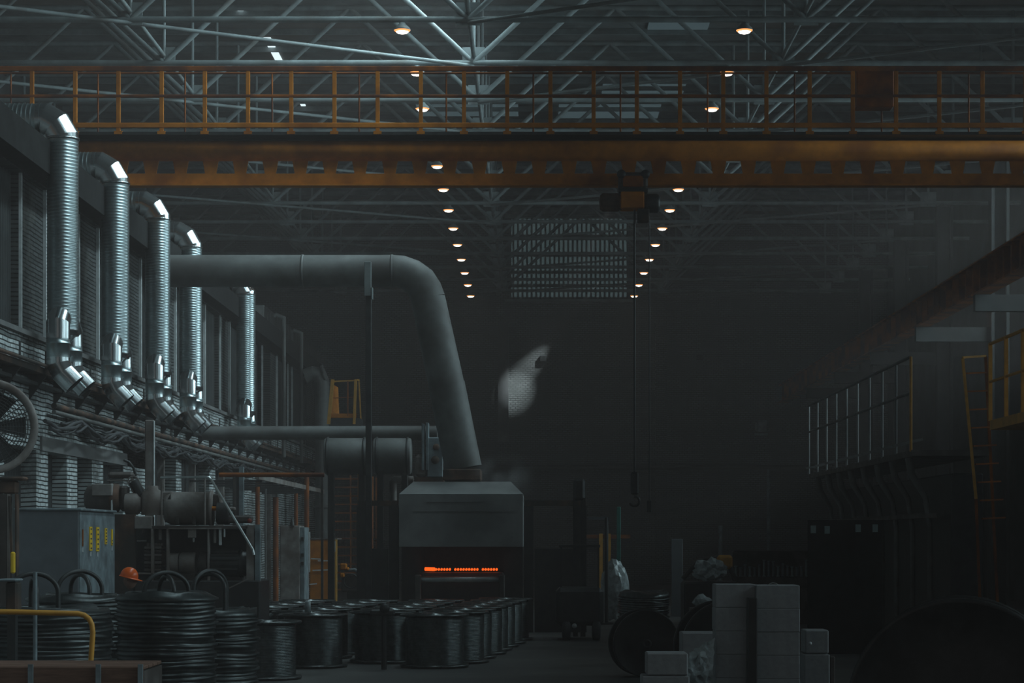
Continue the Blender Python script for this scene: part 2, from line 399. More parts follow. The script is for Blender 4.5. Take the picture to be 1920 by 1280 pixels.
# roof panes
pk = 40
for (x0, x1, y0, y1, m) in ((2.6,5.7,76.8,77.9,'sky_pane'),(2.6,5.7,78.8,79.9,'sky_pane'),(2.6,5.7,80.9,82.2,'sky_pane'),(1.0,5.0,83.4,86.0,'sky_pane'),
        (-9.15,-8.9,72.3,76,'sky_white'),(-9.1,-8.92,82.0,83.6,'sky_white'),(3.8,5.8,69.2,71.5,'sky_pane'),(-4.6,-.6,83.4,85.6,'sky_pane'),(-9.5,-9.3,68.3,69.0,'sky_white')):
    struct(MB().box((x0, y0, ZR-.05), (x1, y1, ZR-.012)).build('window_%d' % pk, M[m])); pk += 1

# ------------------------------------------------------------------ lamps
HL = HC+12.5
def lamp():
    root = thing('high_bay_lamp', (0, 0, HL), '', 'ceiling lamp', 'round high bay lamps in two rows')
    MB().lathe((0, 0, HL), (0, 0, 1), [(.16, .0), (.17, .07), (.12, .1), (.04, .19), (.0, .205), (-.015, .205)], 20).build('lamp_housing', M['truss'], root)
    MB().lathe((0, 0, HL), (0, 0, 1), [(-.01, .2), (-.035, .185), (-.05, .15)], 20).build('lamp_rim', M['lamp_rim'], root)
    MB().lathe((0, 0, HL), (0, 0, 1), [(-.02, .18), (-.075, .13), (-.095, .06), (-.1, 0)], 20).build('lamp_glass', M['lamp'], root)
    MB().tube((0, 0, HL+.16), (0, 0, HL+.26), .015, n=6).build('hanger', M['dark_steel'], root)
    return root
l0 = lamp(); firstlamp = True
for side in (0, 1):
    for i in range(13):
        y = 52.4+4.77*i
        x = (-.2576 if side == 0 else .4147)*12.5
        if side == 0 and i == 1: x = -3.12
        lab = 'glowing round high bay lamp, %s from the camera in the %s row' % (ORD[i], ['left', 'right'][side])
        y -= .0
        if y > 111.5: y = 111.0
        if firstlamp: l0.location = (x, y, HL); l0['label'] = lab; firstlamp = False
        else: dup(l0, (x, y, HL), lab)

# ------------------------------------------------------------------ runway and columns right
XR = 13.0
b0 = thing('crane_runway', (XR, 60, HC+7.15), 'long orange crane runway beam on the dark right side', 'crane rail')
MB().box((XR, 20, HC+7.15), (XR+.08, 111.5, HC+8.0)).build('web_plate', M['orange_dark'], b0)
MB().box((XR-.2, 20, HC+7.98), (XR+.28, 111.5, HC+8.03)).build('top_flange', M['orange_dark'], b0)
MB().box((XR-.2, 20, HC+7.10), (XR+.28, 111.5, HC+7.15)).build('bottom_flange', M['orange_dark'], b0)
for k in range(60):
    y = 50+k*1.02
    MB().box((XR-.17, y, HC+7.15), (XR, y+.03, HC+7.98)).build('stiffener', M['orange_dark'], b0)
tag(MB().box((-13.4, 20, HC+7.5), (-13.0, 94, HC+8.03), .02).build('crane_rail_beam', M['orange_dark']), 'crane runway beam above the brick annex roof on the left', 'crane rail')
for i in range(6):
    y = 52.4+4.77*2*i
    t = thing('hall_column', (15.6, y, 0), 'tall grey steel column behind the orange runway beam, %s from the camera' % ORD[i], 'column', 'steel columns along the right side')
    b = MB(); b.box((15.3, y-.25, 0), (15.4, y+.25, ZC-.15)); b.box((15.8, y-.25, 0), (15.9, y+.25, ZC-.15)); b.box((15.4, y-.02, 0), (15.8, y+.02, ZC-.15)); b.build('shaft', M['dark_wall'], t)
    MB().box((12.8, y-.15, HC+6.6), (15.3, y+.15, HC+7.08)).build('bracket', M['dark_wall'], t)

# ------------------------------------------------------------------ travelling crane
YC = 48.4
def CP(px, py, dy=0): return W(px, py, YC+dy)
cr = thing('overhead_crane', (0, YC, CP(0, 350).z), 'orange overhead travelling crane girder spanning the hall with railed walkway', 'crane')
zt_ = CP(0, 264).z; zb_ = CP(0, 348).z; r = (CP(0, 264).z-CP(0, 302).z)/2
XL_, XR_ = -13.2, 13.2
MB().lathe((XL_, YC, zt_-r), (1, 0, 0), [(0, 0), (0, r), (XR_-XL_, r), (XR_-XL_, 0)], 28).build('main_tube', M['orange'], cr)
# perforated web plate
z1 = CP(0, 299).z; z2 = CP(0, 326).z; b = MB()
b.box((XL_, YC-.02, zt_-r), (XR_, YC+.02, z1)); pitch = 56/FPX*YC
x = CP(255, 0).x-pitch*6
ht, hb = .155, .215
xs = []
while x < 12.9: xs.append(x); x += pitch
prev = XL_
for x in xs:
    if x-hb < prev+.02: continue
    xa0 = prev
    b.prism([(pa, YC-.02, zz) for pa, zz in ((prev if prev == XL_ else prev+(ht-hb), z1), (x-ht, z1), (x-hb, z2), (prev, z2))] , (0, .04, 0))
    prev = x+hb
b.prism([(prev+(ht-hb), YC-.02, z1), (XR_, YC-.02, z1), (XR_, YC-.02, z2), (prev, YC-.02, z2)], (0, .04, 0))
b.build('perforated_web', M['orange'], cr)
MB().box((XL_, YC-.05, zb_), (XR_, YC+.05, z2)).box((XL_, YC-.16, zb_-.02), (XR_, YC+.16, zb_+.02)).build('bottom_flange', M['orange'], cr)
zd = CP(0, 250).z
MB().box((XL_, YC-.35, zd-.10), (XR_, YC+.6, zd-.03)).build('walkway_deck', M['dark_steel'], cr)
MB().box((XL_, YC+.1, zt_-.3), (XR_, YC+.5, zd-.12)).build('rear_box', M['machine_dark'], cr)
rl = thing('x', (0, 0, 0), 'x', 'x'); bpy.data.objects.remove(rl)
YRL = YC-.32
def RP(px, py): return W(px, py, YRL)
i = 0; px = 60-81*4
while px < 2080:
    p = RP(px, 250)
    o = MB().box((p.x-.045, YRL-.03, RP(0, 250).z), (p.x+.045, YRL+.03, RP(0, 126).z), .005).box((p.x-.09, YRL-.05, RP(0, 252).z), (p.x+.09, YRL+.05, RP(0, 246).z)).build('railing_post', M['orange'], cr)
    px += 81
for nm, py, h in (('handrail', 129, .055), ('middle_rail', 180, .03), ('lower_rail', 235, .055)):
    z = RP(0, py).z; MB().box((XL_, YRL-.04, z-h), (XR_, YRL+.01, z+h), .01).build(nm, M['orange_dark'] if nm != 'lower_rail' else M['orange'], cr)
# rear railing
z = W(0, 129, YC+.6).z
b = MB(); b.tube((XL_, YC+.6, z-.1), (XR_, YC+.6, z-.1), .025, n=6); b.tube((XL_, YC+.6, z-.65), (XR_, YC+.6, z-.65), .02, n=6)
b.build('rear_handrail', M['orange_dark'], cr)
for x in range(-12, 13, 2): MB().tube((x, YC+.6, zd-.03), (x, YC+.6, z-.1), .02, n=6).build('rear_railing_post', M['orange_dark'], cr)
for sx in (-1, 1): MB().box((sx*13.0-.25, YC-1.4, HC+8.05), (sx*13.0+.25, YC+1.6, HC+8.5), .03).build('end_carriage', M['orange_dark'], cr)
p = CP(1640, 180); MB().box((p.x-.42, YC-.1, CP(0, 200).z-.02), (p.x+.42, YC+.4, CP(0, 128).z), .02).build('switch_box', M['orange_dark'], cr)
# hoist trolley
hz = CP(0, 415).z; hx = CP(1186, 0).x
ho = thing('hoist_trolley', (hx, YC, hz), 'orange and black electric hoist trolley hanging below the crane girder', 'hoist')
P2 = lambda px, py: W(px, py, YC-.45)
def bx(mb, x0, y0, x1, y1, d0, d1, bev=.02):      # box from pixel rectangle at the hoist's plane
    a = P2(x0, y0); c = P2(x1, y1); return mb.box((a.x, YC-.45+d0, c.z), (c.x, YC-.45+d1, a.z), bev)
bx(MB(), 1160, 322, 1215, 352, 0, .9, .05).build('trolley_body', M['machine_dark'], ho)
bx(MB(), 1168, 330, 1206, 350, -.06, .02, .01).build('trolley_plate', M['orange_dark'], ho)
MB().lathe(P2(1124, 376)+Vector((0, .25, 0)), (1, 0, 0), [(0, 0), (.02, .16), (.08, .21), (.42, .21), (.46, .18), (.5, .18)], 20).build('hoist_motor', M['rust'], ho)
bx(MB(), 1164, 359, 1208, 390, -.03, .5, .02).build('gearbox', M['orange'], ho)
MB().lathe(P2(1208, 378)+Vector((0, .25, 0)), (1, 0, 0), [(0, 0), (0, .19), (.06, .22), (.3, .22), (.36, .17), (.36, 0)], 20).build('rope_drum', M['black'], ho)
bx(MB(), 1196, 390, 1218, 414, .05, .4).build('rope_guide', M['rust'], ho)
bx(MB(), 1160, 352, 1215, 360, .05, .45, .01).build('mounting_plate', M['black'], ho)
for px_, nm in ((1165, 'wheel'), (1210, 'wheel')):
    MB().lathe(P2(px_, 327)+Vector((0, -.06, 0)), (0, 1, 0), [(0, 0), (0, .1), (.06, .1), (.06, 0)], 16).build(nm, M['black'], ho)
pc = CP(1189, 0).x
b = MB(); b.tube((pc, YC-.2, hz+.3), (pc, YC-.2, W(0, 885, YC).z), .025, n=6); b.build('hoist_rope', M['black'], ho)
pc2 = CP(1217, 0).x
MB().tube((pc2, YC-.1, hz+.1), (pc2, YC-.1, W(0, 940, YC).z), .012, n=6).build('control_cable', M['black'], ho)
z = W(0, 890, YC).z
MB().box((pc-.09, YC-.28, z-.45), (pc+.09, YC-.12, z+.06), .03).path(arc((pc, YC-.2, z-.6), .11, 100, -160, 10), .03, 8).build('hook_block', M['black'], ho)
MB().box((pc2-.05, YC-.15, W(0, 960, YC).z), (pc2+.05, YC-.05, W(0, 938, YC).z), .01).build('control_pendant', M['black'], ho)

# ------------------------------------------------------------------ spiral ducts
def make_duct():
    root = thing('ventilation_duct', (-9, 0, HC+3.0), '', 'duct', 'spiral ventilation ducts down the left wall')
    X, Y, r = -9.0, 0.0, .295
    zc = HC+8.02; Rb = .46
    # horizontal run from the annex roof
    prof = []; x = 0; L = 3.4
    while x < L: prof += [(x, r), (x+.05, r), (x+.06, r+.009), (x+.07, r)]; x += .085
    MB().lathe((X-Rb-L, Y, zc), (1, 0, 0), prof, 36).build('horizontal_pipe', M['galv'], root)
    cpts = [Vector((X-Rb+(Rb/math.cos(R(15)))*math.sin(R(a)), Y, zc-Rb+(Rb/math.cos(R(15)))*math.cos(R(a)))) for a in (15, 45, 75)]
    a = Vector((X-Rb-.02, Y, zc)); e = Vector((X, Y, zc-Rb+.085))
    pts = [a]+cpts+[e]
    mb = MB(); mb.path(pts, r+.006, 36, mitre=True, caps=False); mb.build('top_elbow', M['galv_smooth'], root)
    MB().lathe((X, Y, zc-Rb+.10), (0, 0, -1), [(0, r+.006), (.0, r+.022), (.035, r+.022), (.035, r+.004)], 36).build('collar', M['galv_smooth'], root)
    prof = []; z = zc-Rb+.10; zend = HC+3.98
    while z > zend: prof += [(zc-z, r), (zc-z+.046, r), (zc-z+.055, r+.008), (zc-z+.064, r)]; z -= .066
    MB().lathe((X, Y, zc), (0, 0, -1), prof, 36).build('riser_pipe', M['galv'], root)
    MB().lathe((X, Y, zend+.02), (0, 0, -1), [(0, r+.01), (.12, r+.01), (.12, r-.04), (.3, .1), (.3, 0)], 30).build('end_cone', M['galv_smooth'], root)
    rb = .218
    for dy, ztop in ((-.40, HC+4.17), (.72, HC+4.12)):
        sg = 1 if dy > 0 else -1
        pts = [Vector((X, Y+sg*.05, ztop)), Vector((X, Y+dy*.72, ztop)), Vector((X, Y+dy, ztop-.10)), Vector((X, Y+dy, ztop-.38))]
        MB().path(pts, rb+.006, 28, mitre=True, caps=False).build('branch_elbow', M['galv_smooth'], root)
        zz = ztop-.38; zb = HC+3.42
        prof = [(0, rb), (.08, rb), (.085, rb+.012), (.1, rb+.012), (.105, rb), (zz-zb, rb)]
        MB().lathe((X, Y+dy, zz), (0, 0, -1), prof, 28).build('branch_pipe', M['galv'], root)
        pts = [Vector((X, Y+dy, zb+.01)), Vector((X, Y+dy, zb-.10)), Vector((X+.09, Y+dy+.01, zb-.27)), Vector((X+.31, Y+dy+.03, zb-.50))]
        MB().path(pts, rb+.006, 28, mitre=True, caps=False).build('outlet_elbow', M['galv_smooth'], root)
        d = (pts[-1]-pts[-2]).normalized()
        MB().lathe(pts[-1]-d*.03, d, [(0, rb-.01), (0, 0)], 28).build('outlet_shade_disc', M['inside'], root)  # black disc stands in for the shade inside the outlet
    return root
d0 = make_duct()
place = ['nearest the camera', 'second from the camera', 'third from the camera', 'fourth one, partly behind the big grey pipe', 'farthest and smallest, under the big grey pipe']
for i, y in enumerate((40.8, 45.92, 51.1, 56.0, 66.8)):
    lab = 'galvanised spiral ventilation duct with two outlets, '+place[i]
    if i == 0: d0.location = (-9, y, HC+3.0); d0['label'] = lab
    else: dup(d0, (-9, y, HC+3.0), lab)

# cornice plenum, downpipes, ledge, brackets, cables
t = thing('roof_plenum', (-9.3, 83, zc+.12), 'pale sheet metal air box on top of the far annex cornice', 'air duct')
corr_panel(74, 93.6, zc+.13, zc+.62, -9.32, .9, .06).build('front_sheet', M['galv_smooth'], t)
MB().box((-9.9, 74, zc+.13), (-9.33, 93.6, zc+.66), .02).build('housing', M['hood'], t)
for i, (px, Y) in enumerate(((519, 76.8), (553, 82.6))):
    x = (px-1000)/FPX*Y; x = -9.32+.14
    pts = [(x-.35, Y, zw-.0), (x-.1, Y, zw+.35), (x+.1, Y, zw+.25), (x+.12, Y, zw-.1), (x+.12, Y, zl+.05)]
    x = XW+.55
    pts = [(XW+.12, Y, zc+.45), (XW+.35, Y, zc+.62), (XW+.62, Y, zc+.5), (XW+.62, Y, zc-.1), (XW+.62, Y, zl-.3)]
    tag(MB().path(pts, .07, 10).build('downpipe', M['grey_pipe']), ['thin grey downpipe with hooked top on far left wall, nearer one', 'thin grey downpipe with hooked top on far left wall, farther one'][i], 'pipe', 'downpipes on the left wall')
t = thing('wall_ledge', (XW+.15, 50, zl-.3), 'rusty steel ledge with cable tray along the left brick wall', 'ledge')
MB().box((XW+.001, 10, zl-.12), (XW+.34, 94.5, zl)).build('ledge_beam', M['rust'], t)
MB().tube((XW+.40, 10, zl+.02), (XW+.40, 94.5, zl+.02), .035, n=8).build('edge_pipe', M['rust'], t)
MB().box((XW+.001, 10, zl-.32), (XW+.18, 94.5, zl-.26)).build('cable_tray', M['dark_steel'], t)
for k in range(28):
    y = 36.5+k*2.05
    b = MB(); b.prism([(XW+.001, y, zl-.12), (XW+.34, y, zl-.12), (XW+.001, y, zl-.6)], (0, .05, 0)); b.tube((XW+.3, y+.1, zl-.05), (XW+.3, y+.1, zl+.34), .02, n=6); b.build('bracket', M['dark_steel'], t)
rnd = random.Random(3)
for k in range(9):
    pts = []; y = 41+k*.4; zz = HC+2.15+rnd.uniform(0, .35); amp = rnd.uniform(.05, .16); ph = rnd.uniform(0, 6)
    yy = y; xo = rnd.uniform(.06, .3)
    while yy < 92:
        sag = abs(math.sin((yy-36.5)/2.05*math.pi/2+ph*.1))
        pts.append((XW+xo+rnd.uniform(-.03, .03), yy, zz+.18-amp*2*sag+rnd.uniform(-.04, .04))); yy += .55
    tag(MB().path(pts, rnd.uniform(.02, .045), 6).build('wall_cable', M['cable']), 'sagging cable run along the lower left brick wall', 'cable', 'sagging cables along the left wall')
# tray with dusty pipes under ledge
for k, (zz, rr, m) in enumerate(((HC+2.62, .06, 'rust'), (HC+2.50, .045, 'grey_pipe'))):
    tag(MB().tube((XW+.16, 42, zz), (XW+.16, 93, zz), rr, n=8).build('wall_pipe', M[m]), ['rusty horizontal pipe below the ledge of the left wall', 'thin grey horizontal pipe below the rusty one, left wall'][k], 'pipe')

# ------------------------------------------------------------------ big grey duct
YD = 54.0
D = lambda px, py, Y=YD: W(px, py, Y)
big = thing('exhaust_duct', tuple(D(865, 880)), 'large grey exhaust pipe crossing from the left wall and bending down to furnace hood', 'exhaust pipe')
rD = 30/FPX*YD
a = D(0, 508); c = D(735, 508)
b = MB(); b.path([Vector((-9.59, YD, a.z)), D(740, 508)], rD, 36, caps=False); b.build('horizontal_pipe', M['grey_pipe'], big)
pts = [D(735, 508), D(752, 509), D(771, 516), D(787, 528), D(797, 544), D(803, 562)]
MB().path(pts, [rD, rD*1.0, rD*1.02, rD*1.04, rD*1.06, rD*1.08], 36, caps=False).build('elbow', M['grey_pipe'], big)
MB().path([D(802.5, 560), D(838, 725)], [rD*1.08, rD*1.12], 36, caps=False).build('sloping_pipe', M['grey_pipe'], big)
MB().path([D(837, 722), D(839, 730), D(869, 878)], [rD*1.17, rD*1.15, rD*1.15], 36, caps=False).build('lower_pipe', M['grey_pipe'], big)
for px, py, dx, dy in ((568, 508, 1, 0), (735, 508, 1, 0)):
    MB().lathe(D(px, py), (1, 0, 0), [(-.03, rD), (-.03, rD+.012), (.03, rD+.012), (.03, rD)], 36).build('weld_band', M['grey_pipe'], big)
b = MB(); a = D(832, 880); c = D(903, 900); b.box((a.x, YD-.55, c.z-.02), (c.x, YD+.55, a.z), .03); b.build('base_collar', M['rust'], big)
t = thing('pipe_support', tuple(W(690, 1200, 53)), 'slim dark steel post propping up the big grey exhaust pipe', 'post')
a = W(686, 545, 53.2); c = W(697, 0, 53.2)
MB().box((a.x, 53.1, 0), (c.x, 53.3, a.z), .01).build('post', M['dark_steel'], t)
a = W(684, 492, 53.2); c = W(697, 556, 53.2)
MB().box((a.x, 53.02, c.z), (c.x, 53.10, a.z), .01).box((c.x, 53.0, W(0, 560, 53).z), (c.x+.03, 53.3, W(0, 538, 53).z)).build('clamp_bar', M['truss'], t)
MB().box((a.x-.1, 52.95, 0), (c.x+.1, 53.45, .03)).build('base_plate', M['dark_steel'], t)

# ------------------------------------------------------------------ furnace
YF = 54.0
f = thing('furnace', tuple(W(866, 1180, YF+2)), 'grey hooded furnace with a strip of glowing metal at its mouth', 'furnace')
f.location.z = 0
F = lambda px, py, Y=YF: W(px, py, Y)
a = F(748, 925); c = F(981, 1025); b = MB()
y0, y1 = YF-1.3, YF+2.2
ym = y0; X0, X1, Z0, Z1 = W(748, 0, y0).x, W(981, 0, y0).x, W(0, 1025, y0).z, W(0, 926, y0).z
zt3 = W(0, 903, y0+.9).z
b.box((X0, y0, Z0), (X1, y1, Z1), .01)
ch = W(772, 0, y0).x-X0
v = [(X0, y0, Z1), (X1, y0, Z1), (X1, y1, Z1), (X0, y1, Z1), (X0+ch, y0+.75, zt3), (X1-ch, y0+.75, zt3), (X1-ch, y1-.3, zt3), (X0+ch, y1-.3, zt3)]
b.add(v, [(0, 1, 5, 4), (1, 2, 6, 5), (2, 3, 7, 6), (3, 0, 4, 7), (4, 5, 6, 7)])
b.build('hood', M['hood'], f)
b = MB(); b.box((W(800, 0, y0).x, y0-.02, W(0, 940, y0).z-.01), (W(905, 0, y0).x, y0+.01, W(0, 940, y0).z+.01)); b.box((W(775, 0, y0).x, y0-.015, W(0, 958, y0).z-.008), (W(965, 0, y0).x, y0+.01, W(0, 958, y0).z+.008)); b.build('hood_seam', M['hood'], f)
b = MB(); b.box((X0+.02, YF-.2, 0), (F(788, 0).x, y1, Z0)); b.box((F(945, 0).x, YF-.2, 0), (X1-.02, y1, Z0)); b.box((X0+.02, YF+1.6, 0), (X1-.02, y1, Z0))
b.build('furnace_body', M['black'], f)
b = MB(); a = W(790, 1070, YF); c = W(944, 0, YF); b.box((a.x, YF-.4, 0), (c.x, YF+1.6, W(0, 1072, YF-.1).z), .02); b.build('hearth', M['black'], f)
# glowing wires
b2 = thing('x', (0, 0, 0), 'x', 'x'); bpy.data.objects.remove(b2)
zg = W(0, 1067, YF-.3).z
b = MB(); x0g = W(800, 0, YF-.3).x; x1g = W(934, 0, YF-.3).x; n = 26
for i in range(n):
    if i in (9, 19): continue
    x = x0g+(x1g-x0g)*(i+.5)/n
    b.tube((x, YF-.5, zg-.005), (x, YF-.35, zg+.005), .029, n=8)
b.build('glowing_wires', M['glow'], f)
b = MB(); b.tube((x0g-.05, YF-.12, zg+.005), (x0g+.2, YF-.2, zg+.0), .045, n=8); b.build('glowing_end', M['glow'], f)
a = W(786, 1086, YF-1); c = W(938, 1086, YF-1)
MB().lathe(a, (1, 0, 0), [(0, 0), (0, .05), (.05, .075), (c.x-a.x-.05, .075), (c.x-a.x, .05), (c.x-a.x, 0)], 18).build('steel_roller', M['steel_bright'], f)
for px in (784, 941):
    p = W(px, 1086, YF-1); MB().box((p.x-.07, YF-1.15, 0), (p.x+.07, YF-.85, p.z+.12), .02).build('roller_stand', M['machine_dark'], f)
# platform frame either side of the furnace
for i, (x0p, x1p) in enumerate(((671, 746), (984, 1098))):
    a = W(x0p, 938, YF+1); c = W(x1p, 948, YF+1)
    t = thing('furnace_platform', ((a.x+c.x)/2, YF+1, 0), ['dark steel frame standing left of the furnace hood', 'dark steel frame standing right of the furnace hood'][i], 'steel frame')
    MB().box((a.x, YF+.9, c.z), (c.x, YF+1.1, a.z)).build('top_beam', M['rust'], t)
    for x in (a.x+.1, c.x-.1): MB().box((x-.12, YF+.88, 0), (x+.12, YF+1.12, c.z-.001)).build('leg', M['black'], t)
    MB().box((a.x+.25, YF+.95, 0), (c.x-.25, YF+1.05, c.z-1.1)).build('panel', M['black'], t)

# burner cylinders behind
YT = 57.5
for i, (x0, x1) in enumerate(((609, 690), (701, 771))):
    a = W(x0, 855, YT); c = W(x1, 855, YT); rr = 34/FPX*YT; L = c.x-a.x
    t = thing('horizontal_tank', ((a.x+c.x)/2, YT, a.z-rr), ['dark horizontal cylinder tank left of the thin post', 'dark horizontal cylinder tank right of the thin post'][i], 'tank')
    MB().lathe(a, (1, 0, 0), [(0, 0), (0, rr*.95), (.03, rr), (L-.03, rr), (L, rr*.95), (L, 0)], 28).build('shell', M['grey_pipe'], t)
    for q in (.06, L-.12): MB().lathe(a, (1, 0, 0), [(q, rr), (q, rr+.03), (q+.05, rr+.03), (q+.05, rr)], 28).build('band', M['dark_steel'], t)
    MB().box((a.x+.1, YT-.2, 0), (a.x+.25, YT+.2, a.z-rr*.9)).build('leg', M['black'], t); MB().box((c.x-.25, YT-.2, 0), (c.x-.1, YT+.2, a.z-rr*.9)).build('leg', M['black'], t)
t = thing('valve_unit', tuple(W(800, 895, 56)), 'pale grey flanged valve unit between the tanks and the exhaust pipe foot', 'valve')
a = W(799, 818, 56.1); c = W(829, 893, 56.1); MB().box((a.x, 56.55, c.z), (c.x, 56.85, a.z), .02).build('valve_plate', M['cab_side'], t)
a = W(776, 850, 56.1); c = W(800, 893, 56.1); MB().box((a.x, 56.6, c.z), (c.x, 57.0, a.z), .08).build('valve_body', M['grey_mach'], t)
for px, h in ((791, 792), (799, 790)):
    a = W(px, h, 56); MB().box((a.x-.035, 56.5, W(0, 880, 56).z), (a.x+.035, 57.0, a.z), .01).build('flange', M['cab_side'], t)
for px, py, s_ in ((818, 838, .09), (816, 862, .11)): MB().lathe(W(px, py, 56.56), (0, -1, 0), [(0, s_), (.03, s_), (.03, 0)], 14).build('port', M['rust'], t)
MB().box((W(776, 0, 56).x, 56.6, 0), (W(830, 0, 56).x, 56.95, W(0, 893, 56).z)).build('base', M['rust'], t)
t = thing('air_pipe', tuple(W(690, 820, 59)), 'dark horizontal air pipe running above the two tanks', 'pipe')
MB().path([Vector((XW+.45, 59, W(0, 812, 59).z)), W(820, 811, 59)], 13/FPX*59, 20).build('pipe_shaft', M['grey_pipe'], t)
x = W(770, 0, 59).x; MB().box((x-.05, 58.95, 0), (x+.05, 59.05, W(0, 820, 59).z)).build('support_leg', M['black'], t)
t = thing('feed_pipe', tuple(W(510, 894, 52)), 'orange-brown horizontal feed pipe left of the tanks', 'pipe')
MB().tube(W(411, 890, 52), W(608, 890, 52), .055, n=12).build('pipe_shaft', M['orange_dark'], t)
for px in (440, 604): x = W(px, 0, 52).x; MB().box((x-.03, 51.97, 0), (x+.03, 52.03, W(0, 893, 52).z)).build('support_leg', M['machine_dark'], t)
tag(MB().path([W(737, 945, 58), W(737, 905, 58), W(742, 899, 58), W(757, 899, 58), W(775, 899, 58)], .1, 12).build('elbow_pipe', M['grey_mach']), 'short grey elbow pipe at the upper left corner of furnace hood', 'pipe')
# vertical pipe with elbow
t = thing('standpipe', tuple(W(605, 1140, 82)), 'tall grey vertical pipe with elbow at the far end of left wall', 'pipe'); t.location.z = 0
x = W(604, 0, 82).x; rr = 13/FPX*82
MB().path([Vector((x, 82, 0)), W(604, 735, 82)], rr, 20).build('pipe_shaft', M['grey_pipe'], t)
MB().path([W(604, 738, 82), W(604, 716, 82), W(598, 702, 82), W(586, 700, 82), W(572, 705, 82)], rr*1.05, 20, mitre=True).build('pipe_elbow', M['grey_pipe'], t)
for py in (715, 720, 950): MB().lathe(W(608 if py < 900 else 604, py-(16 if py < 900 else 0), 82), (0 if py > 900 else 1, 0, 1 if py > 900 else .4), [(-.06, rr), (-.06, rr+.05), (.06, rr+.05), (.06, rr)], 20).build('flange', M['grey_pipe'], t)

# yellow cage platform + ladder
YL = 76
Lp = lambda px, py, Y=YL: W(px, py, Y)
t = thing('access_ladder', (Lp(648, 0).x, YL, 0), 'orange caged access stair tower behind the orange cabinet', 'ladder')
MB().box((Lp(620, 0).x, YL-.05, 0), (Lp(627, 0).x, YL+.15, Lp(0, 890).z), .01).build('stile', M['orange'], t)
MB().box((Lp(671, 0).x, YL-.05, 0), (Lp(675, 0).x, YL+.1, Lp(0, 800).z), .01).build('stile', M['orange'], t)
MB().box((Lp(653, 0).x, YL+.5, 0), (Lp(656, 0).x, YL+.6, Lp(0, 890).z), .01).build('stile', M['orange_dark'], t)
for k in range(14):
    z = Lp(0, 1105-16*k).z
    MB().box((Lp(627, 0).x, YL-.02+.04*(k % 3), z-.03), (Lp(672, 0).x, YL+.22, z+.02)).build('tread', M['orange_dark'], t)
    if k < 9:
        b = MB()
        for q in range(9): xx = Lp(629+5*q, 0).x; b.box((xx, YL+.3, z), (xx+.02, YL+.32, z+.26))
        b.build('mesh_guard', M['rust'], t)
t = thing('guard_cage', (Lp(645, 0).x, YL, Lp(0, 797).z), 'yellow guard cage on a small platform above the tanks', 'railing')
for x0, x1 in ((616, 624), (664, 667)):
    MB().bar(Lp(x0, 795), Lp(x1, 711), .09, .12).build('cage_post', M['yellow'], t)
MB().bar(Lp(677, 795, YL+1), Lp(673, 711, YL+1), .05).build('cage_post', M['yellow'], t)
MB().bar(Lp(624, 715), Lp(667, 713), .05).build('top_rail', M['yellow'], t)
MB().bar(Lp(667, 712), Lp(673, 712, YL+1), .05).build('top_rail', M['yellow'], t)
MB().tube(Lp(652, 714), Lp(652, 780), .03, n=6).build('rod', M['orange_dark'], t)
MB().bar(Lp(622, 746, YL+.2), Lp(668, 744, YL+.2), .025).build('rod', M['orange_dark'], t)
MB().prism([Lp(624, 720, YL+.1), Lp(634, 726, YL+.5), Lp(636, 780, YL+.5), Lp(620, 780, YL+.1)], (0, .02, 0)).build('side_sheet', M['orange'], t)
MB().box((Lp(616, 0).x, YL-.02, Lp(0, 783).z), (Lp(668, 0).x, YL+.03, Lp(0, 775).z)).build('toe_board', M['orange'], t)
MB().box((Lp(616, 0).x, YL, Lp(0, 797).z), (Lp(676, 0).x, YL+1.2, Lp(0, 784).z)).build('platform', M['dark_steel'], t)
# platform support column
tag(MB().box((Lp(618, 0).x, YL+.6, 0), (Lp(622, 0).x, YL+.75, Lp(0, 798).z)).box((Lp(670, 0).x, YL+.6, 0), (Lp(674, 0).x, YL+.75, Lp(0, 798).z)).build('platform_legs', M['orange_dark']), 'pair of rusty legs carrying the guard cage platform', 'support')

# orange cabinet
YO = 72
t = thing('orange_cabinet', (W(606, 0, YO).x, YO, 0), 'orange steel cabinet with pale door edge in front of the stair', 'cabinet')
MB().box((W(581, 0, YO).x, YO, 0), (W(622, 0, YO).x, YO+1.6, W(0, 1011, YO).z), .02).build('body', M['orange'], t)
b = MB(); b.box((W(622, 0, YO).x, YO-.05, .1), (W(632, 0, YO).x, YO+.1, W(0, 1011, YO).z), .01); b.build('door_edge', M['yellow'], t)
MB().box((W(623, 0, YO).x, YO-.06, W(0, 1034, YO).z), (W(629, 0, YO).x, YO-.051, W(0, 1014, YO).z)).build('door_sticker', M['white'], t)
MB().box((W(579, 0, YO).x, YO-.05, W(0, 1011, YO).z), (W(633, 0, YO).x, YO+1.6, W(0, 1008.5, YO).z)).build('top', M['grey_mach'], t)
for x0, yy, x1, y2 in ((583, 1047, 603, 1048), (596, 1051, 616, 1051), (586, 1069, 616, 1068), (570, 1096, 594, 1094)):
    MB().bar(W(x0, yy, YO-.1), W(x1, y2, YO-.1), .04).build('handle', M['white'], t)
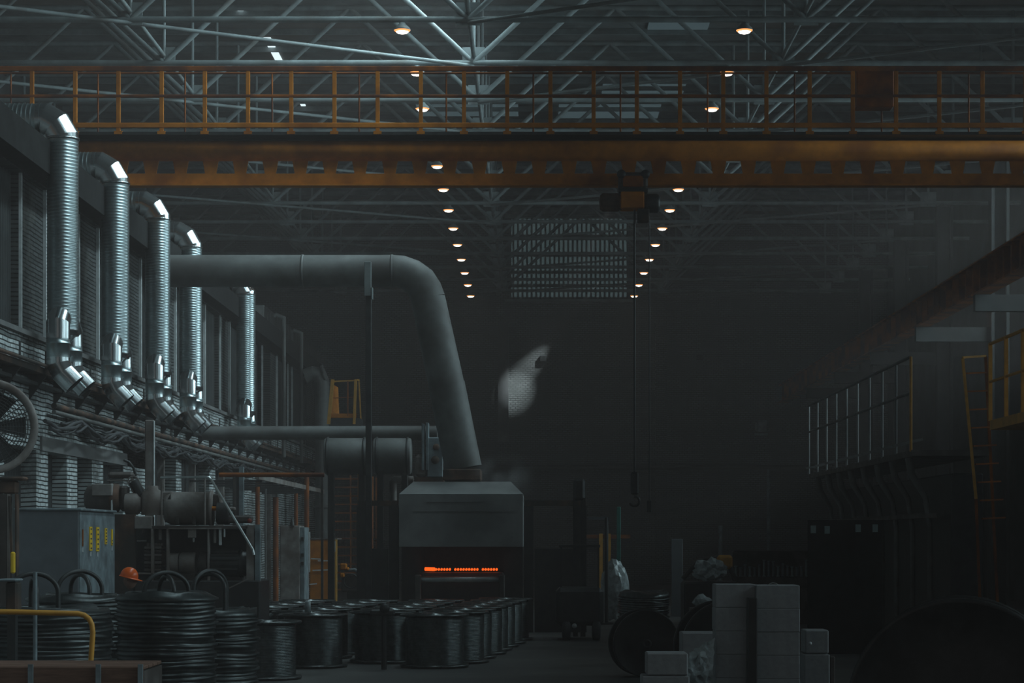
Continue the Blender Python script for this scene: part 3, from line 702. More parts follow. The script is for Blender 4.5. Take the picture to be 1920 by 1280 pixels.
# grey tall cabinet
YG = 62
t = thing('grey_cabinet', (W(545, 0, YG).x, YG, 0), 'tall plain grey switch cabinet left of the orange cabinet', 'cabinet')
MB().box((W(525, 0, YG).x, YG, 0), (W(562, 0, YG).x, YG+1.2, W(0, 985, YG).z), .02).build('body', M['grey_mach'], t)
b = MB(); b.box((W(562, 0, YG).x, YG+.02, 0), (W(571, 0, YG).x, YG+1.2, W(0, 988, YG).z), .01); b.build('side_panel', M['cab_side'], t)
MB().box((W(578, 0, YG).x, YG-.02, W(0, 1072, YG).z), (W(581, 0, YG).x, YG+.05, W(0, 997, YG).z)).build('conduit', M['white'], t)
for py in (1010, 1040, 1056): p = W(567, py, YG); MB().box((p.x-.04, YG-.02, p.z-.05), (p.x+.04, YG+.02, p.z+.05)).build('latch', M['black'], t)
MB().lathe(W(548, 979, YG), (0, 0, 1), [(-.1, .06), (0, .06), (.03, .04), (.1, .04), (.1, 0)], 10).build('cap', M['black'], t)
# vertical conduits orange
for i, (px, y0, y1, rr, Y) in enumerate(((483, 900, 1100, .07, 66), (517, 932, 1105, .085, 64), (555, 925, 1000, .06, 68), (575, 893, 1010, .08, 70), (498, 905, 1090, .03, 68), (697, 893, 1105, .06, 74), (712, 900, 1100, .08, 79))):
    a = W(px, y0, Y)
    tag(MB().tube(a, (a.x, Y, 0), rr, n=12).build('vertical_pipe', M['orange_dark'] if i != 4 else M['grey_pipe']),
        ['rusty orange standing pipe nearest the handrail', 'thick orange standing pipe just left of the grey cabinet', 'short orange pipe above the grey cabinet', 'orange pipe right behind the grey cabinet', 'thin grey standing pipe between two orange ones', 'thin orange pipe beside the slim dark post', 'rusty orange pipe between the slim post and furnace'][i], 'pipe')
t = thing('pipe_rack', tuple(W(530, 912, 66)), 'grey slanting pipe rack beam above the grey cabinet', 'rack')
MB().box((W(478, 0, 58).x, 58, HC+1.62), (W(478, 0, 58).x+.12, 76, HC+1.76)).build('beam', M['grey_mach'], t)
for k in range(7): y = 59+2.6*k; MB().bar((W(478, 0, 58).x+.06, y, HC+1.6), (XW+.1, y, HC+1.6), .06).build('cross_arm', M['dark_steel'], t)
t = thing('grey_stanchion', (W(455, 0, 56).x, 56, 0), 'grey steel stanchion standing against the lower left wall', 'column')
MB().box((W(448, 0, 56).x, 56, 0), (W(456, 0, 56).x, 56.2, HC+1.9)).build('shaft', M['cab_side'], t)
MB().box((W(436, 0, 56).x, 56.02, 0), (W(448, 0, 56).x, 56.1, HC+1.85)).build('dark_panel', M['black'], t)
t = thing('round_column', (W(280, 0, 47).x, 47, 0), 'round grey column in front of the brick wall behind the motors', 'column')
x = W(280, 0, 47).x; MB().box((x-.1, 47, 0), (x+.1, 47.16, HC+2.62), .02).build('shaft', M['grey_mach'], t)
MB().tube((x+.10, 47.0, 0), (x+.10, 47.0, HC+2.6), .02, n=6).build('edge_pipe', M['white'], t)

# ------------------------------------------------------------------ machinery left
YM = 38.0
Q = lambda px, py, Y=YM: W(px, py, Y)
def pbox(mb, x0, y0, x1, y1, Y, d, bev=.02):
    a = W(x0, y0, Y); c = W(x1, y1, Y); return mb.box((a.x, Y, c.z), (c.x, Y+d, a.z), bev)
# control cabinet with yellow strips
t = thing('control_cabinet', (-7.75, 35.4, 0), 'big dark grey control cabinet with yellow label strips on its side', 'cabinet')
xr = -7.25; ztc = HC+.45
MB().box((-8.25, 34, 0), (xr, 36.85, ztc), .01).build('body', M['cab'], t)
MB().box((xr, 34.02, 0), (xr+.02, 36.84, ztc-.02)).build('side_panel', M['cab_side'], t)
MB().box((-8.28, 33.97, ztc), (xr+.05, 36.88, ztc+.04), .01).build('top_edge', M['cab_side'], t)
for px, y0, y1, w_, m in ((152, 992, 1024, .05, 'orange_dark'), (167, 987, 1032, .2, 'yellow_mark'), (180, 988, 1033, .22, 'yellow_mark'), (195.5, 990, 1020, .16, 'yellow_mark'), (207, 992, 1022, .1, 'yellow_mark')):
    Y = xr*-FPX/(1000-px); z0 = HC+(VY-y1)/FPX*Y; z1 = HC+(VY-y0)/FPX*Y
    strip = MB().box((xr+.02, Y-w_/2, z0), (xr+.035, Y+w_/2, z1)).build('label_strip', M[m], t)
    b = MB()
    for q in range(5 if w_ > .12 else 2):
        zz = z0+(z1-z0)*(q+.5)/5; b.box((xr+.035, Y-w_*.25, zz-.012), (xr+.038, Y+w_*.25, zz+.012))
    b.build('lettering', M['machine_dark'], strip)
    if px not in (195.5,): MB().box((xr+.02, Y-.02, z0-.09), (xr+.03, Y+.03, z0-.015)).build('paper_tag', M['white'], t)
# fan
t = thing('drum_fan', (Q(-20, 800, 30).x, 30, Q(0, 890, 30).z), 'large round drum fan with wire grille at the left edge', 'fan')
cF = Q(-20, 800, 30); ax = Vector((.25, -1, 0)).normalized(); rF = .66
MB().lathe(cF, ax, [(-.25, rF*.9), (-.25, rF*1.0), (.08, rF*1.02), (.10, rF*.97), (.08, rF*.86), (-.2, rF*.86)], 48).build('housing_ring', M['grey_mach'], t)
b = MB(); u, v = b.frame(ax)
for k in range(14):
    rr = rF*.86*(k+1)/14
    pts = [cF+ax*.06+(u*math.cos(2*math.pi*q/40)+v*math.sin(2*math.pi*q/40))*rr for q in range(41)]; b.path(pts, .006, 4, caps=False)
for k in range(16): a_ = math.pi*k/16; d = (u*math.cos(a_)+v*math.sin(a_))*rF*.86; b.tube(cF+ax*.06-d, cF+ax*.06+d, .006, n=4)
b.build('grille', M['dark_steel'], t)
for k in range(6):
    b = MB(); a_ = 2*math.pi*k/6; d = u*math.cos(a_)+v*math.sin(a_); e = ax.cross(d)
    b.add([cF+d*.08-e*.05, cF+d*.08+e*.05, cF+d*.5+e*.16-ax*.09, cF+d*.5-e*.14+ax*.0], [(0, 1, 2, 3)]); b.build('blade', M['black'], t)
MB().lathe(cF, ax, [(-.1, 0), (-.1, .1), (.02, .1), (.04, 0)], 16).build('hub', M['black'], t)
t = thing('fan_stand', (Q(15, 0, 30).x, 30, 0), 'rusty steel stand carrying the drum fan at the left edge', 'stand')
pbox(MB(), -60, 893, 44, 900, 29.85, .3).build('top_plate', M['rust'], t)
pbox(MB(), -60, 901, 30, 925, 29.9, .2).build('cross_beam', M['rust'], t)
for x0, x1, m in ((-10, 12, 'machine_dark'), (13, 18, 'grey_mach'), (28, 31, 'rust')): a = W(x0, 926, 29.9); c = W(x1, 926, 29.9); MB().box((a.x, 29.9, 0), (c.x, 30.05, a.z)).build('leg', M[m], t)
MB().bar(W(17, 930, 29.8), W(23, 1060, 29.8), .03).build('leg', M['rust'], t)
pbox(MB(), 19, 1034, 28, 1075, 29.7, .05).build('yellow_marker', M['yellow_mark'], t)

# gear motor on frame
t = thing('gear_motor', tuple(Q(235, 968)), 'dusty geared motor with round flange on top of the machine frame', 'motor')
pbox(MB(), 172, 907, 209, 929, YM-.32, .6, .01).build('upper_housing', M['grey_mach'], t)
a = Q(160, 930, YM-.1); MB().path([Q(160, 935, YM), Q(166, 935, YM), Q(210, 935, YM)], [.14, .24, .25], 20).build('motor_body', M['machine_dark'], t)
pbox(MB(), 208, 906, 211, 962, YM-.25, .03, .0).build('plate_edge', M['white'], t)
MB().path([Q(209, 933), Q(222, 933), Q(225, 933)], [.26, .25, .2], 24).build('flange', M['rust'], t)
pbox(MB(), 224, 910, 238, 958, YM-.1, .3, .04).build('coupling', M['machine_dark'], t)
MB().path([Q(236, 944), Q(258, 944), Q(266, 944)], [.19, .2, .12], 24).build('gear_drum', M['grey_mach'], t)
pbox(MB(), 264, 930, 280, 960, YM-.1, .3, .04).build('valve_block', M['machine_dark'], t)
MB().lathe(Q(286, 963), (0, 0, 1), [(-.02, .2), (.1, .21), (.38, .19), (.44, .1), (.5, .1), (.5, 0)], 18).build('filter_pot', M['grey_mach'], t)
pbox(MB(), 200, 884, 250, 896, YM+.2, .4, .08).build('top_motor', M['machine_dark'], t)
pbox(MB(), 200, 899, 252, 901, YM+.1, .5, .01).build('top_plate', M['grey_mach'], t)
b = MB(); b.path([Q(250, 902), Q(258, 915), Q(264, 928)], .09, 12)
b.build('spring_core', M['black'], t)
b = MB()
for k in range(7): p = Q(250+2.1*k, 903+4*k); q = Q(252+2.1*k, 903+4*k); b.path(arc(p, .10, -40, 200, 8), .012, 6)
b.build('coil_spring', M['grey_mach'], t)
MB().path([Q(232, 862, 38.4), Q(242, 866, 38.4), Q(251, 878, 38.4), Q(254, 890, 38.4), Q(247, 900, 38.4)], .025, 8).build('hose', M['black'], t)
# frame/table
t = thing('machine_frame', (Q(340, 0).x, YM, 0), 'dark steel table frame carrying the tank and geared motor', 'machine frame')
pbox(MB(), 250, 985, 465, 992, YM-.3, 1.4, .01).build('table_top', M['machine_dark'], t)
pbox(MB(), 316, 989, 415, 991.5, YM-.34, .05, .0).build('front_edge', M['grey_mach'], t)
for x0, x1, m, yt in ((214, 252, 'rust', 964), (312, 316, 'grey_mach', 991), (389, 392, 'grey_mach', 991), (283, 287, 'grey_mach', 991), (462, 476, 'grey_mach', 984), (478, 487, 'cab_side', 983)):
    a = W(x0, yt, YM-.3); c = W(x1, yt, YM-.3); MB().box((a.x, YM-.3, 0 if x0 < 400 else W(0, 1088, YM).z), (c.x, YM-.15, a.z)).build('leg', M[m], t)
pbox(MB(), 252, 968, 284, 991, YM-.32, .3, .01).build('bracket_plate', M['grey_mach'], t)
pbox(MB(), 252, 1073.5, 316, 1077, YM-.3, .5, .01).build('shelf', M['grey_mach'], t)
pbox(MB(), 252, 1088, 487, 1262, YM-.34, 1.4, .02).build('base_cabinet', M['black'], t)
pbox(MB(), 252, 992, 470, 1088, YM+1.05, .05, .0).build('back_panel', M['black'], t)
for k, (x0, x1, yy, m) in enumerate(((267, 270, 1000, 'grey_mach'), (297, 303, 1012, 'grey_mach'), (361, 364, 1016, 'white'), (400, 405, 1018, 'grey_mach'), (410, 415, 1022, 'white'), (419, 422, 1007, 'white'), (352, 367, 1008, 'grey_mach'))):
    pbox(MB(), x0, 990, x1, yy, YM-.2-.02*k, .06, .01).build('hanging_bracket', M[m], t)
# tank
t = thing('oil_tank', tuple(Q(340, 985)), 'dusty brown horizontal cylinder tank on the steel table', 'tank')
rr = 31/FPX*YM; a = Q(308, 953); c = Q(394, 953); L = c.x-a.x
MB().lathe(a, (1, 0, 0), [(0, 0), (.02, rr*.8), (.12, rr*.97), (.2, rr), (L, rr), (L, rr+.03), (L+.05, rr+.03), (L+.05, 0)], 32).build('shell', M['grey_mach'], t)
pbox(MB(), 285, 921, 322, 938, YM-.1, .3, .02).build('end_box', M['grey_mach'], t)
for px in (334, 366): pbox(MB(), px-6, 960, px+1, 983, YM-.26, .5, .01).build('saddle', M['machine_dark'], t)
MB().tube(Q(396, 953, YM-.1), Q(416, 953, YM-.1), .04, n=10).build('outlet_pipe', M['orange'], t)
b = MB(); b.prism([Q(314, 936, YM-.33), Q(320, 925, YM-.33), Q(320, 936, YM-.33)], (0, .02, 0)); b.build('marker_flag', M['black'], t)
t = thing('pump_group', tuple(Q(425, 985)), 'cluster of small dark pumps and valves right of the tank', 'pump')
pbox(MB(), 398, 925, 412, 950, YM, .3, .03).build('pump_head', M['machine_dark'], t)
MB().path([Q(408, 962), Q(430, 962)], .2, 16).build('pump_body', M['black'], t)
pbox(MB(), 425, 950, 440, 957, YM-.1, .2, .02).build('bracket', M['grey_mach'], t)
MB().lathe(Q(416, 945), (0, 0, 1), [(-.1, .08), (0, .08), (.02, .05), (.12, .05), (.12, 0)], 12).build('gauge', M['grey_mach'], t)
pbox(MB(), 404, 966, 470, 980, YM-.1, .4, .03).build('pipe_manifold', M['machine_dark'], t)
MB().lathe(Q(468, 976, YM-.2), (0, -1, 0), [(0, .04), (.04, .04), (.04, 0)], 12).build('red_knob', mat('red_paint', (.2, .03, .02)), t)
# lower machines
t = thing('lower_motor', tuple(Q(345, 1075)), 'small dark motor on the shelf under the tank', 'motor')
MB().path([Q(320, 1056), Q(336, 1056)], .19, 18).build('end_bell', M['grey_mach'], t)
MB().path([Q(338, 1056), Q(342, 1056), Q(366, 1056), Q(368, 1056)], [.18, .2, .2, .18], 20).build('body', M['grey_mach'], t)
pbox(MB(), 320, 1074, 366, 1087.8, YM-.1, .3, .01).build('foot', M['machine_dark'], t)
t = thing('large_motor', tuple(Q(430, 1085)), 'large dark electric motor at the foot of the handrail', 'motor')
MB().path([Q(373, 1056), Q(376, 1056), Q(390, 1056)], [.12, .2, .2], 20).build('drive_end', M['machine_dark'], t)
b = MB(); b.path([Q(392, 1057), Q(452, 1057)], .24, 24, caps=True)
for k in range(10): a_ = R(-20+20*k); d = Vector((0, -math.cos(a_), math.sin(a_))); b.bar(Q(394, 1057)+d*.25, Q(448, 1057)+d*.25, .02, .03)
b.build('body', M['dark_steel'], t)
MB().path([Q(452, 1057), Q(458, 1057), Q(468, 1057)], [.26, .22, .22], 20).build('fan_cover', M['black'], t)
MB().path([Q(468, 1050), Q(484, 1050)], .14, 16).build('shaft_end', M['black'], t)
pbox(MB(), 390, 1080, 455, 1087.8, YM-.09, .4, .01).build('foot', M['machine_dark'], t)
t = thing('gear_unit', tuple(Q(285, 1075)), 'ribbed gear unit on the shelf left of the small motor', 'gearbox')
for k in range(7): pbox(MB(), 270, 1024+7*k, 303, 1029+7*k, YM-.15, .35, .01).build('rib', M['machine_dark' if k % 2 else 'grey_mach'], t)
pbox(MB(), 272, 1022, 300, 1072, YM-.1, .3, .01).build('core', M['machine_dark'], t)
pbox(MB(), 256, 1012, 275, 1015, YM-.12, .1, .01).build('pipe_stub', M['white'], t)
MB().path([Q(304, 1048), Q(314, 1048)], .13, 14).build('coupling', M['rust'], t)
b = MB()
for k in range(6): p = Q(278+5*k, 1021, YM-.1); b.lathe(p, (0, 0, 1), [(-.02, .03), (.03, .03), (.03, 0)], 8)
b.build('bolts', M['grey_mach'], t)
# handrail
t = thing('handrail', tuple(Q(420, 985, 37.3)), 'bright steel tube handrail sloping down beside the tank', 'handrail')
for k in range(2):
    Y = 37.2+.45*k
    pts = [W(302, 895, Y+.4), W(384, 894, Y), W(392, 895, Y), W(397, 900, Y), W(401, 907, Y), W(474, 1030, Y), W(476, 1040, Y)]
    MB().path(pts, .022, 10).build('rail_tube', M['steel_bright'], t)
for px, py in ((303, 895), (384, 894)): p = W(px, py, 37.6); MB().tube(p, (p.x, p.y, HC+.25), .018, n=8).build('rail_post', M['grey_mach'], t)
MB().bar(W(475, 1080, 37), W(430, 1102, 37), .02).build('brace', M['grey_mach'], t)

# hand-wheel machine right of orange cabinet
t = thing('valve_machine', tuple(W(655, 1110, 60)), 'small dark machine with hand wheel and orange knobs before the stair', 'machine'); t.location.z = 0
pbox(MB(), 640, 1075, 680, 1110, 60, .4, .05).build('body', M['machine_dark'], t)
MB().path([W(658, 1089, 59.9)+Vector((.2*math.cos(a_*.349), 0, .2*math.sin(a_*.349))) for a_ in range(19)], .02, 6).build('hand_wheel', M['dark_steel'], t)
for px, py, s_ in ((644, 1062, .09), (642, 1078, .06), (652, 1066, .04)): p = W(px, py, 59.9); MB().box((p.x-s_, 59.8, p.z-s_), (p.x+s_, 60.1, p.z+s_), .03).build('knob', M['orange'], t)
MB().path([W(640, 1070, 60), W(665, 1068, 60), W(686, 1080, 60)], .05, 8).build('arm', M['cab_side'], t)
MB().box((W(650, 0, 60).x, 60.05, 0), (W(672, 0, 60).x, 60.35, W(0, 1109, 60).z)).build('pedestal', M['black'], t)
t = thing('red_nozzle_stand', (W(708, 0, 66).x, 66, 0), 'rusty stand with pale nozzles between post and furnace', 'stand')
MB().box((W(704, 0, 66).x, 66, 0), (W(707, 0, 66).x, 66.1, W(0, 895, 66).z)).build('pole', M['orange_dark'], t)
for px, py, s_ in ((711, 958, .09), (706, 1004, .1), (714, 1022, .07), (702, 1060, .06), (710, 1052, .05)): p = W(px, py, 65.9); MB().box((p.x-s_*.6, 65.8, p.z-s_*1.6), (p.x+s_*.6, 66, p.z+s_*1.6), .02).build('nozzle', M['white' if px > 708 else 'orange_dark'], t)
MB().box((W(700, 0, 66).x, 65.8, W(0, 1012, 66).z), (W(720, 0, 66).x, 66.1, W(0, 1009, 66).z)).build('shelf', M['black'], t)

# ------------------------------------------------------------------ wire coils and carriers
def make_coil(name, cx, cy, Ro, Ri, top, label, m='wire_dark', dome=.05, seed=1, pitch=.05, zb=.14):
    rn = random.Random(seed); n = 56; rows = int((top-zb)/pitch); prof_rows = []
    vs = []; ph = [rn.uniform(0, 6.28) for _ in range(200)]
    def ring(r_, z_, k, amp):
        out = []
        for q in range(n):
            a = 2*math.pi*q/n
            wv = .014*math.sin(2*a+ph[k % 200])+.010*math.sin(5*a+ph[(k*3) % 200])
            out.append((cx+(r_+wv*amp)*math.cos(a), cy+(r_+wv*amp)*math.sin(a), z_+.6*amp*(wv+.012*math.sin(2*a+ph[(k//3) % 200]))))
        return out
    rings = []
    for k in range(rows):
        z = zb+k*pitch; jr = rn.uniform(-.022, .016)
        rings.append(ring(Ro-.03, z, k, .8)); rings.append(ring(Ro+jr, z+pitch*.25, k, 1)); rings.append(ring(Ro+jr, z+pitch*.7, k, 1))
    for s_ in range(1, 7):
        f_ = s_/6; rings.append(ring(Ro+(Ri-Ro)*f_, top+dome*math.sin(f_*math.pi*.8)+(.012 if s_ % 2 else -.01), s_*7, 1.4))
    rings.append(ring(Ri, zb, 3, 1)); rings.append(rings[0])
    m_ = MB(); m_.add([v for g in rings for v in g], [(i*n+k, i*n+(k+1) % n, (i+1)*n+(k+1) % n, (i+1)*n+k) for i in range(len(rings)-1) for k in range(n)], True)
    o = m_.build(name, M[m]); tag(o, label, 'wire coil', 'big steel wire coils in the foreground')
    return o
def make_carrier(cx, cy, r_, ztop, label, rot=0):
    t = thing('coil_carrier', (cx, cy, 0), label, 'coil stand', 'arched coil stands')
    for k in range(2):
        a = R(rot+90*k); d = Vector((math.cos(a), math.sin(a), 0)); zc_ = ztop-r_*.8
        pts = [Vector((cx, cy, .05))-d*r_]+[Vector((cx, cy, zc_))-d*r_*math.cos(R(180-q*12))*-1+Vector((0, 0, (r_*.8-.03*k)*math.sin(R(q*12)))) for q in range(16)][0:0]
        arcp = [Vector((cx, cy, zc_))+d*(-r_*math.cos(math.pi*q/16))+Vector((0, 0, (r_*.8-.045*k)*math.sin(math.pi*q/16))) for q in range(17)]
        pts = [Vector((cx, cy, .12))-d*r_]+arcp+[Vector((cx, cy, .12))+d*r_]
        MB().path(pts, .028, 10).build('hoop', M['black'] if k else M['dark_steel'], t)
    MB().lathe((cx, cy, 0), (0, 0, 1), [(0, 0), (0, r_+.28), (.12, r_+.28), (.12, 0)], 24).build('base_ring', M['dark_steel'], t)
    return t
cA = (W(312, 0, 26).x, 26.0)
coils = [(-4.47, 26.0, .60, .34, HC-.68, 'tallest dark steel wire coil in the middle foreground', 'wire_dark', .03, 1),
         (-4.18, 27.6, .62, .36, HC-.93, 'steel wire coil behind and right of the tallest coil', 'wire_dark', .02, 2),
         (-5.52, 24.0, .78, .42, HC-.80, 'wide steel wire coil at the lower left, behind the yellow rail', 'wire_dark', .03, 3),
         (-5.78, 27.2, .66, .38, HC-.75, 'steel wire coil behind the wide lower left coil', 'wire_dark', .03, 4)]
for q in coils: make_coil('wire_coil', *q[:5], q[5], q[6], q[7], q[8])
make_carrier(-4.47, 26.0, .28, HC-.41, 'black arched coil stand rising from the tallest coil', 28)
make_carrier(-4.18, 27.6, .28, HC-.41, 'black arched coil stand rising from the coil right of the tallest', 50)
make_carrier(-5.62, 24.0, .27, HC-.39, 'black arched coil stand at the lower left edge', 20)
make_carrier(-5.78, 27.2, .30, HC-.41, 'black arched coil stand in front of the control cabinet', 35)

# ------------------------------------------------------------------ wire spools
def make_spool():
    root = thing('wire_spool', (0, 0, 0), '', 'wire spool', 'upright steel wire spools before the furnace')
    H = 1.0; r = .64
    for nm, z in (('bottom_flange', 0.02), ('top_flange', H-.04)):
        MB().lathe((0, 0, z), (0, 0, 1), [(0, .1), (0, r), (.015, r+.01), (.04, r), (.04, .1)] if nm[0] == 'b' else [(0, .12), (0, r), (.02, r+.012), (.04, r), (.035, r*.9), (.015, r*.86), (.015, .25), (.05, .24), (.05, .12), (0, .12)], 40).build(nm, M['flange'], root)
    prof = []; z = .06
    while z < H-.06: prof += [(z, .54), (z+.012, .552), (z+.022, .54)]; z += .026
    MB().lathe((0, 0, 0), (0, 0, 1), prof, 40).build('wound_wire', M['wire'], root)
    b = MB()
    for k in range(8): a = 2*math.pi*k/8; b.box((math.cos(a)*.42-.17, math.sin(a)*.42-.012, H-.026), (math.cos(a)*.42+.17, math.sin(a)*.42+.012, H-.001), 0, a)
    b.build('rib', M['flange'], root)
    return root
s0 = make_spool(); first = True
rn = random.Random(11)
ROWN = ['front', 'second', 'third', 'fourth', 'fifth', 'sixth', 'seventh', 'eighth']
for j in range(8):
    for k in range(5):
        Y = 40+1.52*j+rn.uniform(-.04, .04)
        if j >= 7 and k > 0: continue
        x = (-.95+.14*j)-.68-1.46*k+rn.uniform(-.04, .04)
        if j == 0: x = [-1.85, 0, -4.13, -4.62, -7.0][k]
        if j == 0 and k == 3: Y = 36.6
        if j == 0 and k == 1: Y = 41.0; x = -2.62-.55; 
        if j == 0 and k == 1: continue
        if j == 0 and k == 4: continue
        lab = 'upright steel wire spool, %s row, %s from the right' % (ROWN[j], ORD[k])
        if first: s0.location = (x, Y, 0); s0['label'] = lab; first = False
        else: dup(s0, (x, Y, 0), lab)
# small items on the spools
p = W(576, 1150, 40); tag(MB().lathe((p.x, 40.1, 1.02), (0, 0, 1), [(0, 0), (0, .06), (.2, .055), (.22, .03), (.22, 0)], 14).build('plastic_cup', M['plastic']), 'pale bluish cup standing on a front spool', 'cup')
p = W(720, 1150, 39.2)
t = thing('wire_guide', (p.x, 39.2, 0), 'dark wire guide stand between the two front spools', 'stand')
MB().tube((p.x, 39.2, 0), (p.x, 39.2, p.z), .05, n=10).build('pole', M['black'], t)
MB().box((p.x-.25, 39.1, p.z-.04), (p.x+.2, 39.3, p.z+.08), .03).build('head', M['dark_steel'], t)
MB().lathe((p.x+.02, 39.05, p.z+.1), (0, 1, 0), [(0, 0), (0, .09), (.1, .09), (.1, 0)], 14).build('pulley', M['dark_steel'], t)

# ------------------------------------------------------------------ person
def skin_fig(name, joints, edges, radii, m, parent, sub=2):
    me = bpy.data.meshes.new(name); off = parent.location
    me.from_pydata([tuple(Vector(j)-off) for j in joints], edges, []); me.materials.append(m)
    o = bpy.data.objects.new(name, me); C.objects.link(o); o.parent = parent
    sk = o.modifiers.new('s', 'SKIN'); sv = me.skin_vertices[0].data
    for i, r_ in enumerate(radii): sv[i].radius = (r_, r_) if not isinstance(r_, tuple) else r_
    sv[0].use_root = True
    sb = o.modifiers.new('b', 'SUBSURF'); sb.levels = sub; sb.render_levels = sub; sk.use_smooth_shade = True
    return o
px_, py_ = W(242, 0, 33).x, 33.0
per = thing('person', (px_, py_, 0), 'person in orange hard hat and dark work clothes standing behind the coils', 'person')
hx_, hz_ = px_, 1.76
J = [(px_-.02, py_, .98), (px_-.02, py_, 1.15), (px_-.02, py_, 1.40), (px_-.01, py_, 1.52), (px_, py_, 1.60),
     (px_-.03, py_-.10, .92), (px_, py_-.11, .52), (px_-.03, py_-.11, .10), (px_+.10, py_-.11, .05),
     (px_-.03, py_+.10, .92), (px_+.02, py_+.11, .52), (px_-.02, py_+.11, .10), (px_+.11, py_+.11, .05),
     (px_-.02, py_-.19, 1.43), (px_+.02, py_-.25, 1.16), (px_+.2, py_-.22, 1.0),
     (px_-.02, py_+.19, 1.43), (px_+.02, py_+.25, 1.16), (px_+.2, py_+.22, 1.0)]
E = [(0,1),(1,2),(2,3),(3,4),(0,5),(5,6),(6,7),(7,8),(0,9),(9,10),(10,11),(11,12),(2,13),(13,14),(14,15),(2,16),(16,17),(17,18)]
skin_fig('body', J, E, [.15,.15,.16,.075,.06,.10,.075,.055,.045,.10,.075,.055,.045,.075,.055,.04,.075,.055,.04], M['cloth'], per)
# head: profile turned to the right
b = MB(); prof = []
n = 20; rings = []
for i in range(13):
    th = math.pi*i/12; zz = hz_-.01+.125*math.cos(th); rr = math.sin(th)
    ring = []
    for q in range(n):
        a = 2*math.pi*q/n; rx = .098*rr; ry = .078*rr
        x = rx*math.cos(a); yy = ry*math.sin(a)
        if math.cos(a) > .85 and 5 <= i <= 7: x += .028*(1 if i == 6 else .45)*(i != 5) + .004     # nose
        if math.cos(a) > .6 and i in (8, 9): x += .010
        if i > 8 and math.cos(a) < 0: x *= .8
        ring.append((hx_+.01+x, py_+yy, zz))
    rings.append(ring)
b.add([v for g in rings for v in g], [(i*n+k, i*n+(k+1) % n, (i+1)*n+(k+1) % n, (i+1)*n+k) for i in range(12) for k in range(n)], True)
head = b.build('head', M['skin'], per)
for s_ in (-1, 1):
    MB().lathe((hx_-.0, py_+s_*.074, hz_-.02), (0, s_, 0), [(0, .028), (.014, .03), (.018, .016), (.01, 0)], 12).build('ear', M['skin'], head)
    MB().lathe((hx_+.088, py_+s_*.03, hz_+.01), (1, 0, 0), [(0, .012), (.006, .008), (.008, 0)], 8).build('eye', M['black'], head)
MB().box((hx_+.09, py_-.022, hz_-.066), (hx_+.103, py_+.022, hz_-.060), .002).build('mouth', M['machine_dark'], head)
for s_ in (-1, 1):
    h0 = Vector((px_+.2, py_+s_*.22, 1.0)); hd = MB().box(h0-Vector((.0, .02, .045)), h0+Vector((.09, .02, .045)), .015).build('hand', M['skin'], per)
    for q in range(4):
        a = h0+Vector((.085, 0, .033-.022*q)); L_ = (.07, .08, .075, .06)[q]
        MB().path([a, a+Vector((L_*.5, 0, -.005)), a+Vector((L_*.85, -s_*.02, -.02))], [.009, .0085, .007], 8).build('finger', M['skin'], hd)
    MB().path([h0+Vector((.02, -s_*.015, .04)), h0+Vector((.05, -s_*.04, .06)), h0+Vector((.08, -s_*.05, .06))], [.011, .010, .008], 8).build('thumb', M['skin'], hd)
# hard hat
b = MB(); hc_ = Vector((hx_, py_, hz_+.055)); rings = []
for i in range(9):
    th = R(90*i/8); ring = []
    for q in range(28):
        a = 2*math.pi*q/28; rx, ry = .142, .118
        ring.append(hc_+Vector((rx*math.cos(a)*math.cos(th), ry*math.sin(a)*math.cos(th), .15*math.sin(th)+(.006 if abs(math.sin(a)) < .15 else 0)*math.cos(th)))-Vector((0, 0, .02*math.cos(a)*math.cos(th)*0)))
    rings.append(ring)
b.add([v for g in rings for v in g], [(i*28+k, i*28+(k+1) % 28, (i+1)*28+(k+1) % 28, (i+1)*28+k) for i in range(8) for k in range(28)], True)
for v_i in range(len(b.v)):
    v = Vector(b.v[v_i])-hc_; v = Matrix.Rotation(R(14), 3, 'Y')@v; b.v[v_i] = tuple(hc_+v)
hat = b.build('hard_hat', M['helmet'], per)
b = MB(); ring_in = []; ring_out = []
for q in range(28):
    a = 2*math.pi*q/28; e = .012+(.065 if math.cos(a) > .2 else 0)*max(0, math.cos(a))**.7
    ring_in.append(Vector((.142*math.cos(a), .118*math.sin(a), 0))); ring_out.append(Vector(((.142+e)*math.cos(a), (.118+e*.5)*math.sin(a), -.012)))
vs = [hc_+Matrix.Rotation(R(14), 3, 'Y')@v for v in ring_in+ring_out]+[hc_+Matrix.Rotation(R(14), 3, 'Y')@(v-Vector((0, 0, .008))) for v in ring_out+ring_in]
b.add(vs, [(k+28*j, (k+1) % 28+28*j, (k+1) % 28+28*(j+1), k+28*(j+1)) for j in range(3) for k in range(28)], True)
b.build('hat_brim', M['helmet'], hat)
p = W(265, 1110, 32.2); tag(MB().lathe((p.x, 32.2, 0), (0, 0, 1), [(0, 0), (0, .16), (p.z-.03, .16), (p.z+.02, .15), (p.z+.02, 0)], 20).build('drum', M['cab']), 'bluish grey drum just right of the person', 'drum')

